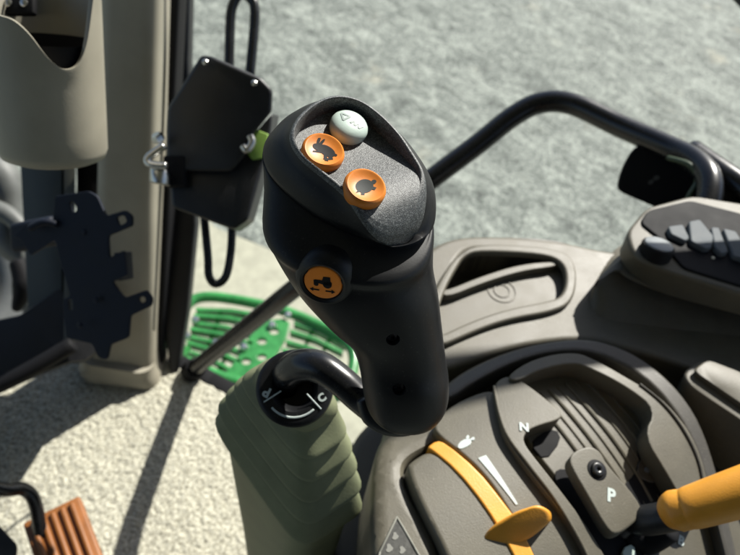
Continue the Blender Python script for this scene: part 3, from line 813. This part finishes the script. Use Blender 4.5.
# ---- gear lever: black shaft and amber handle
gl = empty('gear_lever', hit(640, 520, H, .02), 'amber yellow handled lever on a black shaft at the right edge', 'lever')
base = hit(625, 524, H, .004)
mb = MB(); mb.add(*tube([base + np.array([0, 0, -.012]), P(628, 520, .425), P(648, 520, .412), P(690, 512, .398)], [.0075, .0085, .0095, .0095], 18)); mb.obj('shaft', 'black', gl)
h0 = P(669, 514, .395); h1 = P(676, 511, .392); h2 = P(700, 505, .386); h3 = P(760, 486, .378); h4 = P(840, 460, .37)
mb = MB(); mb.add(*tube([h0, h1, P(686, 509, .389), h2, h3, h4], [.0095, .0122, .0118, .0127, .0145, .0158], 28)); mb.obj('handle', 'amber', gl)
mb = MB(); mb.add(*tube([P(627, 528, .43), P(645, 538, .43), P(668, 528, .42)], [.010, .011, .009], 14)); mb.obj('boot', 'blackmatt', gl)

# ---- amber T-handle on the left band
th = empty('throttle_lever', hit(515, 528, H, .01), 'amber yellow T shaped lever knob on the curved orange band', 'lever')
hb0 = P(486, 545, .405)
mb = MB(); mb.add(*tube([hit(512, 545, H, .0), P(514, 532, .402)], [.0055, .0065], 16, 3)); mb.obj('stem', 'amber', th)
ko = [(480, 544), (485, 533), (494, 524), (516, 511), (538, 504), (550, 510), (551, 520), (533, 536), (511, 550), (496, 556), (484, 554)]
kd = [.392, .391, .390, .389, .389, .390, .391, .392, .393, .393, .393]
obj('knob', *pxsolid(ko, kd, [(x + 1, y + 1) for x, y in ko], [d + .015 for d in kd], b=.0030, rp=4), 'amber', th, ang=60)

# ---- rocker block at right
rk = empty('rocker_switch', Pz(710, 400, .45), 'raised taupe block with a pale grey rocker pad at the right edge', 'switch')
obj('housing', *frustum([(672, 405), (680, 378), (702, 366), (740, 382), (860, 450), (860, 560), (740, 490), (690, 440)], DZ - .02, [(683, 376), (687, 368), (704, 360), (738, 374), (850, 440), (820, 480), (740, 419), (690, 386)], DZ + .022, round_=.002, rp=6), 'taupe', rk)
obj('pad', *frustum([(692, 374), (706, 362), (738, 374), (850, 440), (830, 462), (740, 408)], DZ + .0225, [(692, 370), (706, 359), (738, 371), (850, 437), (830, 459), (740, 403)], DZ + .027, round_=.0015, rp=5), 'taupe', rk)

# ---- control pod
pod = empty('control_pod', Pz(680, 300, DZ), 'dark taupe control pod with grey keys and a silver rotary knob', 'control panel')
obj('lower_shell', *frustum([(586, 300), (592, 318), (606, 326), (680, 338), (780, 350), (930, 372), (960, 300), (760, 235), (660, 225), (612, 250)], DZ - .002, [(592, 285), (612, 262), (634, 240), (700, 225), (800, 245), (930, 290), (900, 352), (740, 318), (662, 297), (628, 280), (616, 268)], DZ + .024, round_=.002, rp=12), 'taupe', pod)
top_px = [(626, 232), (632, 252), (642, 262), (664, 270), (740, 293), (860, 330), (930, 345), (960, 300), (860, 240), (745, 205), (690, 196), (646, 208)]
mid_px = [(618, 250), (622, 264), (634, 276), (664, 294), (740, 315), (860, 345), (940, 362), (960, 300), (860, 245), (745, 215), (690, 210), (640, 222)]
obj('upper_shell', *frustum(mid_px, DZ + .0255, top_px, DZ + .052, round_=.003, rp=7), 'taupe', pod)
ZT = DZ + .0525
tS = lambda x, y: ZT
kb = plate([(640, 222), (648, 210), (690, 200), (745, 214), (860, 250), (910, 300), (860, 322), (742, 286), (684, 268), (672, 254), (660, 238)], tS, .0015, .004, b=.0012, rp=6)
pp_ = obj('key_panel', *kb, 'blackmatt', pod)
for i, px in enumerate(([(668, 226), (683, 224), (690, 238), (686, 241), (671, 234)], [(689, 221), (700, 219), (714, 236), (712, 248), (706, 249), (691, 241)], [(711, 227), (719, 227), (729, 252), (722, 254), (715, 247)], [(723, 228), (736, 231), (752, 256), (748, 260), (734, 256)], [(744, 234), (758, 238), (772, 262), (766, 266), (752, 262)])):
    v, f = plate(px, tS, .006, .005, b=.0012, rp=2.5)
    obj('key', v, f, 'key', pod)
obj('lamp', *lathe(hit(713, 258, tS, .0018), (0, 0, 1), ((.0001, .001), (.001, .0009), (.0014, 0)), 12), mat('cream_marker', (.6, .55, .42), .5), pod)
kc = hit(657, 249, tS, .003)
kn = nrm(np.array([.0, .30, 1]))
obj('knob', *lathe(kc, kn, ((.0125, -.012), (.0130, .002), (.0126, .0036), (.0115, .0042), (.0001, .0045)), 40), 'blackmatt', pod)
obj('knob_cap', *lathe(kc + kn * .0046, kn, ((.0112, -.0012), (.0111, .0004), (.0105, .0008), (.0001, .0009)), 40), mat('silver_cap', (.20, .215, .225), .5, metal=.2, var=.1, vscale=200), pod)

# ================================================================== PEDAL and rods at lower left
pe = empty('brown_pedal', Pz(65, 540, .08), 'reddish brown ribbed rubber foot pedal at the bottom left', 'pedal')
pz = .10
c0, c1, c2, c3 = [Pz(x, y, pz) for x, y in ((22, 523), (79, 495), (150, 640), (60, 690))]
ex = nrm(c1 - c0); nz = nrm(np.cross(ex, c0 - c3)); ey = np.cross(nz, ex)
if nz[2] < 0: nz = -nz
w2 = np.linalg.norm(c1 - c0); l2 = np.linalg.norm(c0 - c3)
cen = c0 + ex * w2 / 2 - ey * l2 / 2 * np.sign(np.dot(ey, c0 - c3))
eyd = -ey * np.sign(np.dot(ey, c0 - c3))
obj('pad', *rbox(cen - nz * .008, (ex, eyd, nz), (w2 / 2, l2 / 2, .008), .003), 'pedal', pe)
for k in range(5):
    x = (k + .5) / 5
    p = c0 + ex * w2 * (.08 + .84 * x)
    obj('rib', *rbox(p + eyd * l2 * .5 + nz * .0012, (ex, eyd, nz), (w2 * .05, l2 * .47, .0032), .0025), 'pedal', pe)
mb = MB(); mb.add(*tube([P(-60, 470, .62), P(0, 489, .66), P(22, 489, .68), P(34, 500, .69), P(40, 530, .70), P(44, 560, .71)], .007, 14)); mb.obj('pedal_arm', 'blackgloss', pe)
bp_ = empty('black_pedal', P(0, 550, .60), 'black metal pedal corner at the lower left edge', 'pedal')
obj('pad', *pxsolid([(-60, 500), (-10, 515), (18, 545), (14, 575), (-60, 640)], .62, [(-60, 500), (-10, 517), (18, 547), (14, 578), (-60, 640)], .66, b=.003), 'black', bp_)

# ================================================================== JOYSTICK BOOT COLUMN
bc = empty('joystick_column', Pz(300, 520, 0), 'khaki green ribbed rubber column carrying the joystick', 'column')
def qring(L, Fr, Rr, s=1.0, n=72, ex_=5.0):
    L, Fr, Rr = [np.array(a) for a in (L, Fr, Rr)]
    Bk = L + Rr - Fr; c = (L + Rr) / 2
    X = (Fr + Rr - L - Bk) / 4 * 1.0; Y = (Rr + Bk - L - Fr) / 4   # half axes
    o = []
    for i in range(n):
        a = 2 * math.pi * i / n; ca, sa = math.cos(a), math.sin(a)
        r = (abs(ca) ** ex_ + abs(sa) ** ex_) ** (-1 / ex_)
        o.append(c + s * r * (ca * X + sa * Y))
    return o
RG = [((245, 373, .392), (300, 440, .376), (348, 410, .385)),
      ((233, 380, .398), (303, 468, .380), (355, 434, .392)),
      ((225, 388, .403), (304, 491, .388), (361, 451, .398)),
      ((216, 398, .408), (304, 512, .396), (366, 469, .404)),
      ((209, 408, .413), (303, 533, .404), (370, 488, .410)),
      ((207, 421, .420), (299, 553, .414), (370, 510, .420))]
G3 = [tuple(P(*q) for q in g) for g in RG]
rings = []
n_ = len(G3)
top = G3[0]
cd_ = P(294.5, 388, .371); nd_ = camv(.05, .22, .97)
ud, vd, nd = frame(nd_)
# start at the collar, round, then ribs
def lerp3(A, B, t): return tuple(a + (b_ - a) * t for a, b_ in zip(A, B))
circ = []
ref = qring(*top)
for p in ref:
    d = p - cd_; a = math.atan2(np.dot(d, vd), np.dot(d, ud)); circ.append(cd_ - nd * .004 + .0205 * (math.cos(a) * ud + math.sin(a) * vd))
rings.append(circ)
rings.append([a * .4 + b_ * .6 + nd * .0012 for a, b_ in zip(circ, ref)])
rings.append(qring(*top, s=1.0, ex_=3.2))
for k in range(n_ - 1):
    A, B_ = G3[k], G3[k + 1]; e_ = 4.5 + k * .4
    for t, q_ in ((.10, .915), (.35, .94), (.62, .975), (.78, 1.003), (.88, 1.012), (.96, 1.0), (1.0, .965), (1.01, .89), (1.04, .852)):
        rings.append(qring(*lerp3(A, B_, t), s=q_, ex_=e_))
obj('bellows', *loft(rings, False, True), 'khaki', bc, ang=50)
low = G3[-1]
cl = (low[0] + low[2]) / 2
def floorring(z, s, base, zb):
    o = []
    for p in base:
        d = (p - cl) * s
        o.append(np.array([cl[0] + d[0], cl[1] + d[1], z]))
    return o
base = qring(*low, s=.90, ex_=4)
hz = min(p[2] for p in base)
rr = [base, [p * .5 + np.array([p[0], p[1], hz - .02]) * .5 for p in base]]
for z, s in ((hz - .03, .98), (.28, .90), (.15, .86), (.03, .84), (.0, .92)): rr.append(floorring(z, s, base, hz))
obj('pedestal', *loft(rr, True, True), 'khaki', bc)
# dial collar
co = obj('collar', *lathe(cd_, nd, ((.0215, -.010), (.0222, -.004), (.0218, .0012), (.0205, .0024), (.0185, .0027), (.0135, .0022), (.0125, .0012), (.0100, -.004), (.0095, -.014), (.0001, -.015)), 64), 'grip', bc)
dS = nd * .0027
def dpt(x, y): return onplane(x, y, cd_ + nd * .0029, nd)
def dtext(name, s, size, x, y, ang):
    c = dpt(x, y); u = math.cos(ang) * ud + math.sin(ang) * vd
    put_text(name, s, size, c, u, nd, co, bold=.0003)
uu_sign = 1 if np.dot(ud, RV) > 0 else -1
dtext('letter_p', 'P', .0075, 267, 392, R_(155))
dtext('letter_c', 'C', .0060, 322, 398, R_(35))
mb = MB()
arc = [cd_ + nd * .0029 + .0165 * (math.cos(a) * ud + math.sin(a) * vd) for a in np.linspace(R_(222), R_(312), 24)]
mb.add(*tube(arc, .0006, 6, 1))
for a_, b_ in (((264, 402), (281, 391)), ((307, 394), (321, 409)),):
    mb.add(*tube([dpt(*a_), dpt(*b_)], .0004, 6, 1))
mb.obj('scale_marks', 'whiteink', co)

# ================================================================== JOYSTICK
js = empty('joystick', P(400, 420, .34), 'black joystick grip with orange and white buttons in the middle', 'joystick')
nT = camv(.27, .46, .845)
PT = P(350, 165, .270)
uT = nrm(RV - nT * np.dot(RV, nT)); vT = np.cross(nT, uT)
NA = 144
TH = np.linspace(0, 2 * math.pi, NA, endpoint=False)
def radial(px, o, n, u, v, cpx):
    c = onplane(*cpx, o, n)
    q = [onplane(x, y, o, n) - c for x, y in catmull([np.array(p, float) for p in px], 8, True)]
    a = np.array([math.atan2(np.dot(p, v), np.dot(p, u)) for p in q]) % (2 * math.pi)
    r = np.array([np.hypot(np.dot(p, v), np.dot(p, u)) for p in q])
    k = np.argsort(a); a, r = a[k], r[k]
    return c, np.interp(TH, np.r_[a[-1] - 2 * math.pi, a, a[0] + 2 * math.pi], np.r_[r[-1], r, r[0]])
Tpx = [(338, 94), (359, 98), (380, 112), (400, 132), (415, 154), (426, 173), (432, 192), (433, 208), (427, 221), (413, 229), (396, 231), (380, 228), (366, 218), (344, 192), (320, 172), (303, 158), (293, 144), (290.5, 132), (297, 117), (311, 104), (324, 97)]
cT, rT = radial(Tpx, PT, nT, uT, vT, (358, 162))
def smooth(r, k=2):
    for _ in range(k): r = (np.roll(r, 1) + 2 * r + np.roll(r, -1)) / 4
    return r
rT = smooth(rT, 4)
# seam ring
oS = PT - nT * .018
Spx = [(262.5, 160), (269, 176), (284, 193), (304, 210), (329, 226), (359, 238), (389, 244), (412, 242), (428, 235), (433.5, 222), (434, 205), (431, 187), (420, 165), (402, 144), (380, 126), (355, 114), (330, 110), (312, 112), (290, 119), (274, 131), (264, 145)]
cS, rS = radial(Spx, oS, nT, uT, vT, (348, 178))
rS = smooth(rS, 6)
def ring(c, r, u, v, n=None, h=0):
    h = h if hasattr(h, '__len__') else [h] * NA
    n = nT if n is None else n
    return [c + r[i] * (math.cos(TH[i]) * u + math.sin(TH[i]) * v) + n * h[i] for i in range(NA)]
# front factor: 0 where there is a rim, 1 at the open front
cF = onplane(408, 216, PT, nT); cA = onplane(330, 108, PT, nT)
dF = nrm(cA - cF); LF = np.linalg.norm(cA - cF)
Tout = ring(cT, rT, uT, vT)
def sfac(p): return float(np.dot(p - cF, dF)) / LF
def ss(x): x = min(1, max(0, x)); return x * x * (3 - 2 * x)
front = np.array([1 - ss((sfac(p) + .02) / .30) for p in Tout])
front = smooth(front, 4)
rT = rT - .0012 * front
DEP = .0085
S0F = .34
def roll(p):
    s = sfac(p); x = min(max(0, (S0F - s) * LF), .0252) / .0262
    return -.0185 * (1 - math.sqrt(1 - x * x))
def fdep(p):
    return -DEP * ss((sfac(p) - .12) / .68) ** .8 + roll(p)
# cap rings
caprings = []
SG = .0006
caprings.append(ring(cS, rS - .0028, uT, vT, h=.0001))
caprings.append(ring(cS, rS - .0008, uT, vT, h=SG * .6))
caprings.append(ring(cS, rS + .0000, uT, vT, h=SG * 2.2))
for t in (.2, .4, .6, .8):
    c = cS + (cT - cS) * t; r = rS + (rT - rS) * t; bul = .0024 * math.sin(math.pi * t)
    caprings.append([p + nT * (-.0022 * t + roll(p) * t * t) for p in ring(c, r + bul, uT, vT)])
def tring(dr, h):
    h = h if hasattr(h, '__len__') else [h] * NA
    return [p + nT * (k + roll(p)) for p, k in zip(ring(cT, rT + dr, uT, vT), h)]
fr = front
caprings.append(tring(.0002, -.0022 - .0004 * fr))
caprings.append(tring(.0000, -.0011 - .0009 * fr))
caprings.append(tring(-.0003 - .0004 * fr, -.0005 - .0009 * fr))
caprings.append(tring(-.0008 - .0010 * fr, -.0001 - .0006 * fr))
# rim, wall, floor
def mixfloor(inset, hrim):
    out = []
    for i in range(NA):
        r = rT[i] - inset - .0030 * front[i]
        p = cT + r * (math.cos(TH[i]) * uT + math.sin(TH[i]) * vT)
        out.append((p, r))
    return out
ringA = []; ringB = []; ringC = []; ringD = []
for i in range(NA):
    dr = math.cos(TH[i]) * uT + math.sin(TH[i]) * vT; fr_ = front[i]
    for lst, ins, hk in ((ringA, .0015, 0.0), (ringB, .0020, .06), (ringC, .0023, .35), (ringD, .0026, 1.0)):
        r = rT[i] - ins * (1 + fr_)
        p = cT + r * dr
        lst.append(p + nT * ((fdep(p) - roll(p)) * hk + roll(p) - (.0002 if lst is ringB else 0) - (.0003 * fr_ if lst is ringA else .0001 * fr_ if lst is ringB else 0)))
caprings += [ringA, ringB, ringC, ringD]
capo = obj('grip_cap', *loft(caprings, False, False), 'grip', js, ang=60, fix=True)
capo.data.materials.append(M['grip_top'])
nf = NA
for i, p in enumerate(capo.data.polygons):
    if i // NA >= len(caprings) - 8: p.material_index = 1
# button panel
pr = [ringD]
for s in np.linspace(.95, 0.03, 22):
    row = []
    for i in range(NA):
        r0 = rT[i] - .0026 * (1 + front[i])
        p = cT + s * r0 * (math.cos(TH[i]) * uT + math.sin(TH[i]) * vT)
        row.append(p + nT * fdep(p))
    pr.append(row)
obj('button_panel', *loft(pr, False, True), 'grip_top', js, ang=60)

# body: rings down to the foot
BR = [((265.5, 203), (433, 240), .2885, .0290), ((272, 228), (433, 256), .2945, .0275), ((286, 262), (433.5, 272), .3005, .0262), ((303, 291), (438, 294), .3065, .0250),
      ((329, 320), (441, 320), .3130, .0228), ((349, 337), (443.5, 341), .3180, .0212), ((357, 354), (446, 360), .3220, .0202), ((361, 372), (448.5, 378), .3250, .0200), ((364, 392), (448, 396), .3300, .0196), ((369, 406), (443, 409), .3335, .0182), ((379, 416), (433, 418), .3355, .0145), ((394, 421), (418, 422), .3365, .0080)]
cb_ = [(P(*l, d) + P(*r, d)) / 2 for l, r, d, b_ in BR]
ax = nrm(cb_[1] - cb_[9])
brs = []
for k, ((l, r, d, b_), c) in enumerate(zip(BR, cb_)):
    L_, R__ = P(*l, d), P(*r, d); u = nrm(R__ - L_); a = np.linalg.norm(R__ - L_) / 2
    t = ss((k + .6) / 4.2); n = nrm(nT * (1 - t) + ax * t); n = nrm(n - u * np.dot(n, u)); v = np.cross(n, u)
    e = 2.35
    row = []
    for th_ in TH:
        ca, sa = math.cos(th_), math.sin(th_); q_ = (abs(ca / a) ** e + abs(sa / b_) ** e) ** (-1 / e)
        row.append(c + q_ * (ca * u + sa * v))
    brs.append(row)
seamtop = [ring(cS, rS - .0030, uT, vT, h=.0), ring(cS, rS - .0010, uT, vT, h=-SG * .5), ring(cS, rS - .0001, uT, vT, h=-SG * 1.6)]
seq = [seamtop[2]] + brs
dense = []
for k in range(len(seq) - 1):
    a, b_, c, d = seq[max(k - 1, 0)], seq[k], seq[k + 1], seq[min(k + 2, len(seq) - 1)]
    m_ = 5
    for j in range(m_):
        t = j / m_
        dense.append([.5 * (2 * q1 + (q2 - q0) * t + (2 * q0 - 5 * q1 + 4 * q2 - q3) * t * t + (3 * q1 - q0 - 3 * q2 + q3) * t ** 3) for q0, q1, q2, q3 in zip(a, b_, c, d)])
dense.append(seq[-1])
last = seq[-1]; cl_ = sum(last) / NA
dense.append([cl_ + (p - cl_) * .5 - ax * .0008 for p in last]); 
body = obj('grip_body', *loft(seamtop[:2] + dense, True, True), 'grip', js, ang=50)

def surf_hit(o, x, y):
    """point and normal of a built mesh behind a pixel"""
    bpy.context.view_layer.update()
    mw = o.matrix_world; inv = mw.inverted()
    ok, loc, nor, idx = o.ray_cast(inv @ Vector(CAM), (inv.to_3x3() @ Vector(nrm(ray(x, y)))))
    if not ok: return P(x, y, .3), BV
    return np.array(mw @ loc), nrm(np.array(mw.to_3x3() @ nor))
# screw recesses: cut into the grip, a sunk screw in each
spots = []
for x, y in ((393, 340), (399, 389.5)):
    p, n = surf_hit(body, x, y)
    n = nrm(n * .6 + camv(.1, -.35, .9) * .4)
    spots.append((p, n))
    cut = obj('cut', *lathe(p, n, ((.0029, -.0045), (.0031, -.0002), (.0040, .0016), (.0040, .004)), 32, cap0=True, cap1=True), 'grip')
    md = body.modifiers.new('cut', 'BOOLEAN'); md.object = cut; md.operation = 'DIFFERENCE'; md.solver = 'EXACT'
    bpy.context.view_layer.update()
    nm = bpy.data.meshes.new_from_object(body.evaluated_get(bpy.context.evaluated_depsgraph_get()))
    body.modifiers.remove(md)
    if len(nm.polygons) > 500:
        body.data = nm; sharp(nm, 50)
    bpy.data.objects.remove(cut)
for p, n in spots:
    obj('screw', *lathe(p, n, ((.0029, -.0044), (.0027, -.0030), (.0024, -.0024), (.0012, -.0022), (.0011, -.0034), (.0001, -.0034)), 24), 'blackgloss', js)
# side button
p, n = surf_hit(body, 325, 284)
nb = nrm(n * .85 + BV * .25)
ub, vb, nb = frame(nb)
c = onplane(323, 283, p + nb * .0006, nb)
hs = obj('thumb_bezel', *lathe(c, nb, ((.0140, -.009), (.0136, -.005), (.0126, -.0012), (.0114, .0002), (.0100, .0009), (.0089, .0004), (.0084, -.0006), (.0083, -.002)), 64), 'grip', js)
tb = obj('thumb_button', *lathe(c, nb, ((.0084, -.002), (.0084, -.0003), (.0080, .0002), (.0070, .0004), (.004, .00045), (.0001, .00045)), 56), mat('brightened_orange_plastic', (.85, .245, .02), .45), js, label='orange thumb button with a tractor symbol')  # same orange as the top buttons, light put into the colour against the shade
k = .0017
trac = [[(-3.1, -.6), (-3.2, .7), (-2.6, 1.1), (-.2, 1.1), (.2, 2.7), (2.6, 2.8), (2.7, 1.2), (3.2, .4), (3.1, -.6), (1.2, -.9), (-1.2, -.4)], ell(-2.3, -.8, .85, .85), ell(1.6, -.5, 1.55, 1.55)]
arr = []
arr += [[(-4.6, -3.2), (-3.3, -2.3), (-3.3, -2.9), (-1.2, -2.9), (-1.2, -3.5), (-3.3, -3.5), (-3.3, -4.1)], [(4.4, -3.2), (3.1, -2.3), (3.1, -2.9), (1.0, -2.9), (1.0, -3.5), (3.1, -3.5), (3.1, -4.1)]]
sc_ = .00125
mk = [[(x * sc_, y * sc_ + .0004) for x, y in pl_] for pl_ in trac + arr]
udir = RV * math.cos(R_(-3)) + UV * math.sin(R_(-3))
mb = shape2d(mk, c + nb * .00052, udir, nb, lambda x, y: 0, thick=.00006, sub=1); mb.obj('tractor_symbol', 'ink', tb)

# top buttons
def top_button(name, x, y, r, white=False, label=None, hgt=.0052):
    # local floor point
    o = PT
    for _ in range(4):
        q = onplane(x, y, o, nT); o = PT + nT * (fdep(q - nT * np.dot(q - PT, nT)) + hgt)
    q = onplane(x, y, o, nT)
    fd = nrm(nT)
    if white:
        prof = ((r - .0008, -hgt - .003), (r, -.0042), (r + .0001, -.0026), (r - .0004, -.0012), (r - .0014, -.0002), (r * .66, .0007), (r * .33, .0011), (.0001, .0012))
        hf = lambda a, b_: .00125 - .0005 * (math.hypot(a, b_) / (r * .66)) ** 2
        m = 'white'
    else:
        prof = ((r - .0008, -hgt - .003), (r, -.0045), (r + .0001, -.0016), (r - .0003, -.0006), (r - .0011, 0), (r - .0019, -.0003), (r * .66, -.0010), (r * .35, -.0015), (.0001, -.0017))
        hf = lambda a, b_: -.0017 + .0007 * (math.hypot(a, b_) / (r * .66)) ** 2
        m = 'orange'
    b = obj(name, *lathe(q, nT, prof, 64), m, js, ang=50, label=label)
    return b, q, hf
b1, q1, hf1 = top_button('rabbit_button', 324, 149, .0092, label='orange button with a black rabbit')
b2, q2, hf2 = top_button('turtle_button', 366, 185, .0089, label='orange button with a dark turtle')
b3, q3, hf3 = top_button('white_button', 350.5, 122.5, .0086, True, label='pale grey white domed button')
udr = RV
# rabbit, units mm: running to the left-up
rab = [ell(.9, .6, 2.7, 1.75, rot=-.25, n=22), ell(-2.2, .4, 1.25, 1.1, n=14), ell(-2.5, 2.6, .45, 1.7, rot=.10, n=12), ell(-1.5, 2.5, .42, 1.6, rot=-.25, n=12),
       [(-1.6, .2), (-.4, .9), (0, -.8), (-1.6, -1.4), (-2.6, -2.1), (-2.7, -1.5), (-1.6, -.7)], [(1.6, -.6), (2.9, -.4), (3.6, -1.6), (2.6, -2.3), (1.0, -2.9), (.9, -2.3), (2.3, -1.7)], ell(3.6, .3, .55, .5, n=10), [(.3, -.6), (1.3, -.8), (2.6, -2.9), (1.6, -3.2), (1.2, -2.6)]]
mb = shape2d([[(x * .00148, y * .00148) for x, y in p_] for p_ in rab], q1, RV * .93 - UV * .36, nT, hf1, thick=.00016); mb.obj('rabbit_symbol', 'ink', b1)
tur = [ell(0, .3, 2.6, 2.0, n=22), ell(3.0, .2, .75, .6, n=12), [(-2.0, -.8), (2.0, -.8), (2.6, -1.6), (1.7, -2.0), (1.1, -1.3), (-1.1, -1.3), (-1.7, -2.0), (-2.6, -1.6)], [(-2.2, .2), (-3.6, -.5), (-2.2, -.6)]]
mb = shape2d([[(x * .00158, y * .00158) for x, y in p_] for p_ in tur], q2, RV * .80 + UV * .6, nT, hf2, thick=.00016); mb.obj('turtle_symbol', mat('faded_ink', (.022, .026, .025), .6, spec=.2), b2)
# embossed marks on the white button
def strokes(lines, w):
    o = []
    for (x0, y0), (x1, y1) in lines:
        d = np.array([x1 - x0, y1 - y0]); d = d / np.linalg.norm(d); n = np.array([-d[1], d[0]]) * w
        o.append([(x0 + n[0], y0 + n[1]), (x0 - n[0], y0 - n[1]), (x1 - n[0], y1 - n[1]), (x1 + n[0], y1 + n[1])])
    return o
wm = strokes([((-4.2, 1.0), (-1.0, 1.4)), ((-4.2, 1.0), (-2.2, -1.4)), ((-2.2, -1.4), (-1.0, 1.4)), ((.2, -.9), (1.0, 1.0)), ((1.0, 1.0), (1.8, -.9)), ((1.8, -.9), (2.6, 1.0)), ((2.6, 1.0), (3.4, -.9)), ((3.4, -.9), (4.2, .9))], .3)
mb = shape2d([[(x * .00135, y * .00135) for x, y in p_] for p_ in wm], q3, RV * .86 - UV * .5, nT, hf3, thick=.00012); mb.obj('embossed_mark', 'emboss', b3)

# curved arm
arm = [P(287, 392, .392), P(285, 380, .380), P(290, 371, .366), P(303, 365, .357), P(320, 367, .352), P(340, 380, .350), P(360, 398, .349), P(376, 410, .346), P(392, 414, .343)]
mb = MB(); mb.add(*tube(arm, [.0070, .0080, .0088, .0090, .0088, .0084, .0082, .0080, .0075], 28, 8)); mb.obj('arm', 'blackgloss', js)
# lip under the grip
mb = MB(); mb.add(*tube([P(362, 400, .340), P(370, 416, .342), P(388, 426, .343), P(408, 427, .343), P(426, 420, .343)], [.0030, .0048, .0052, .0046, .003], 14)); mb.obj('lip', 'black', js)
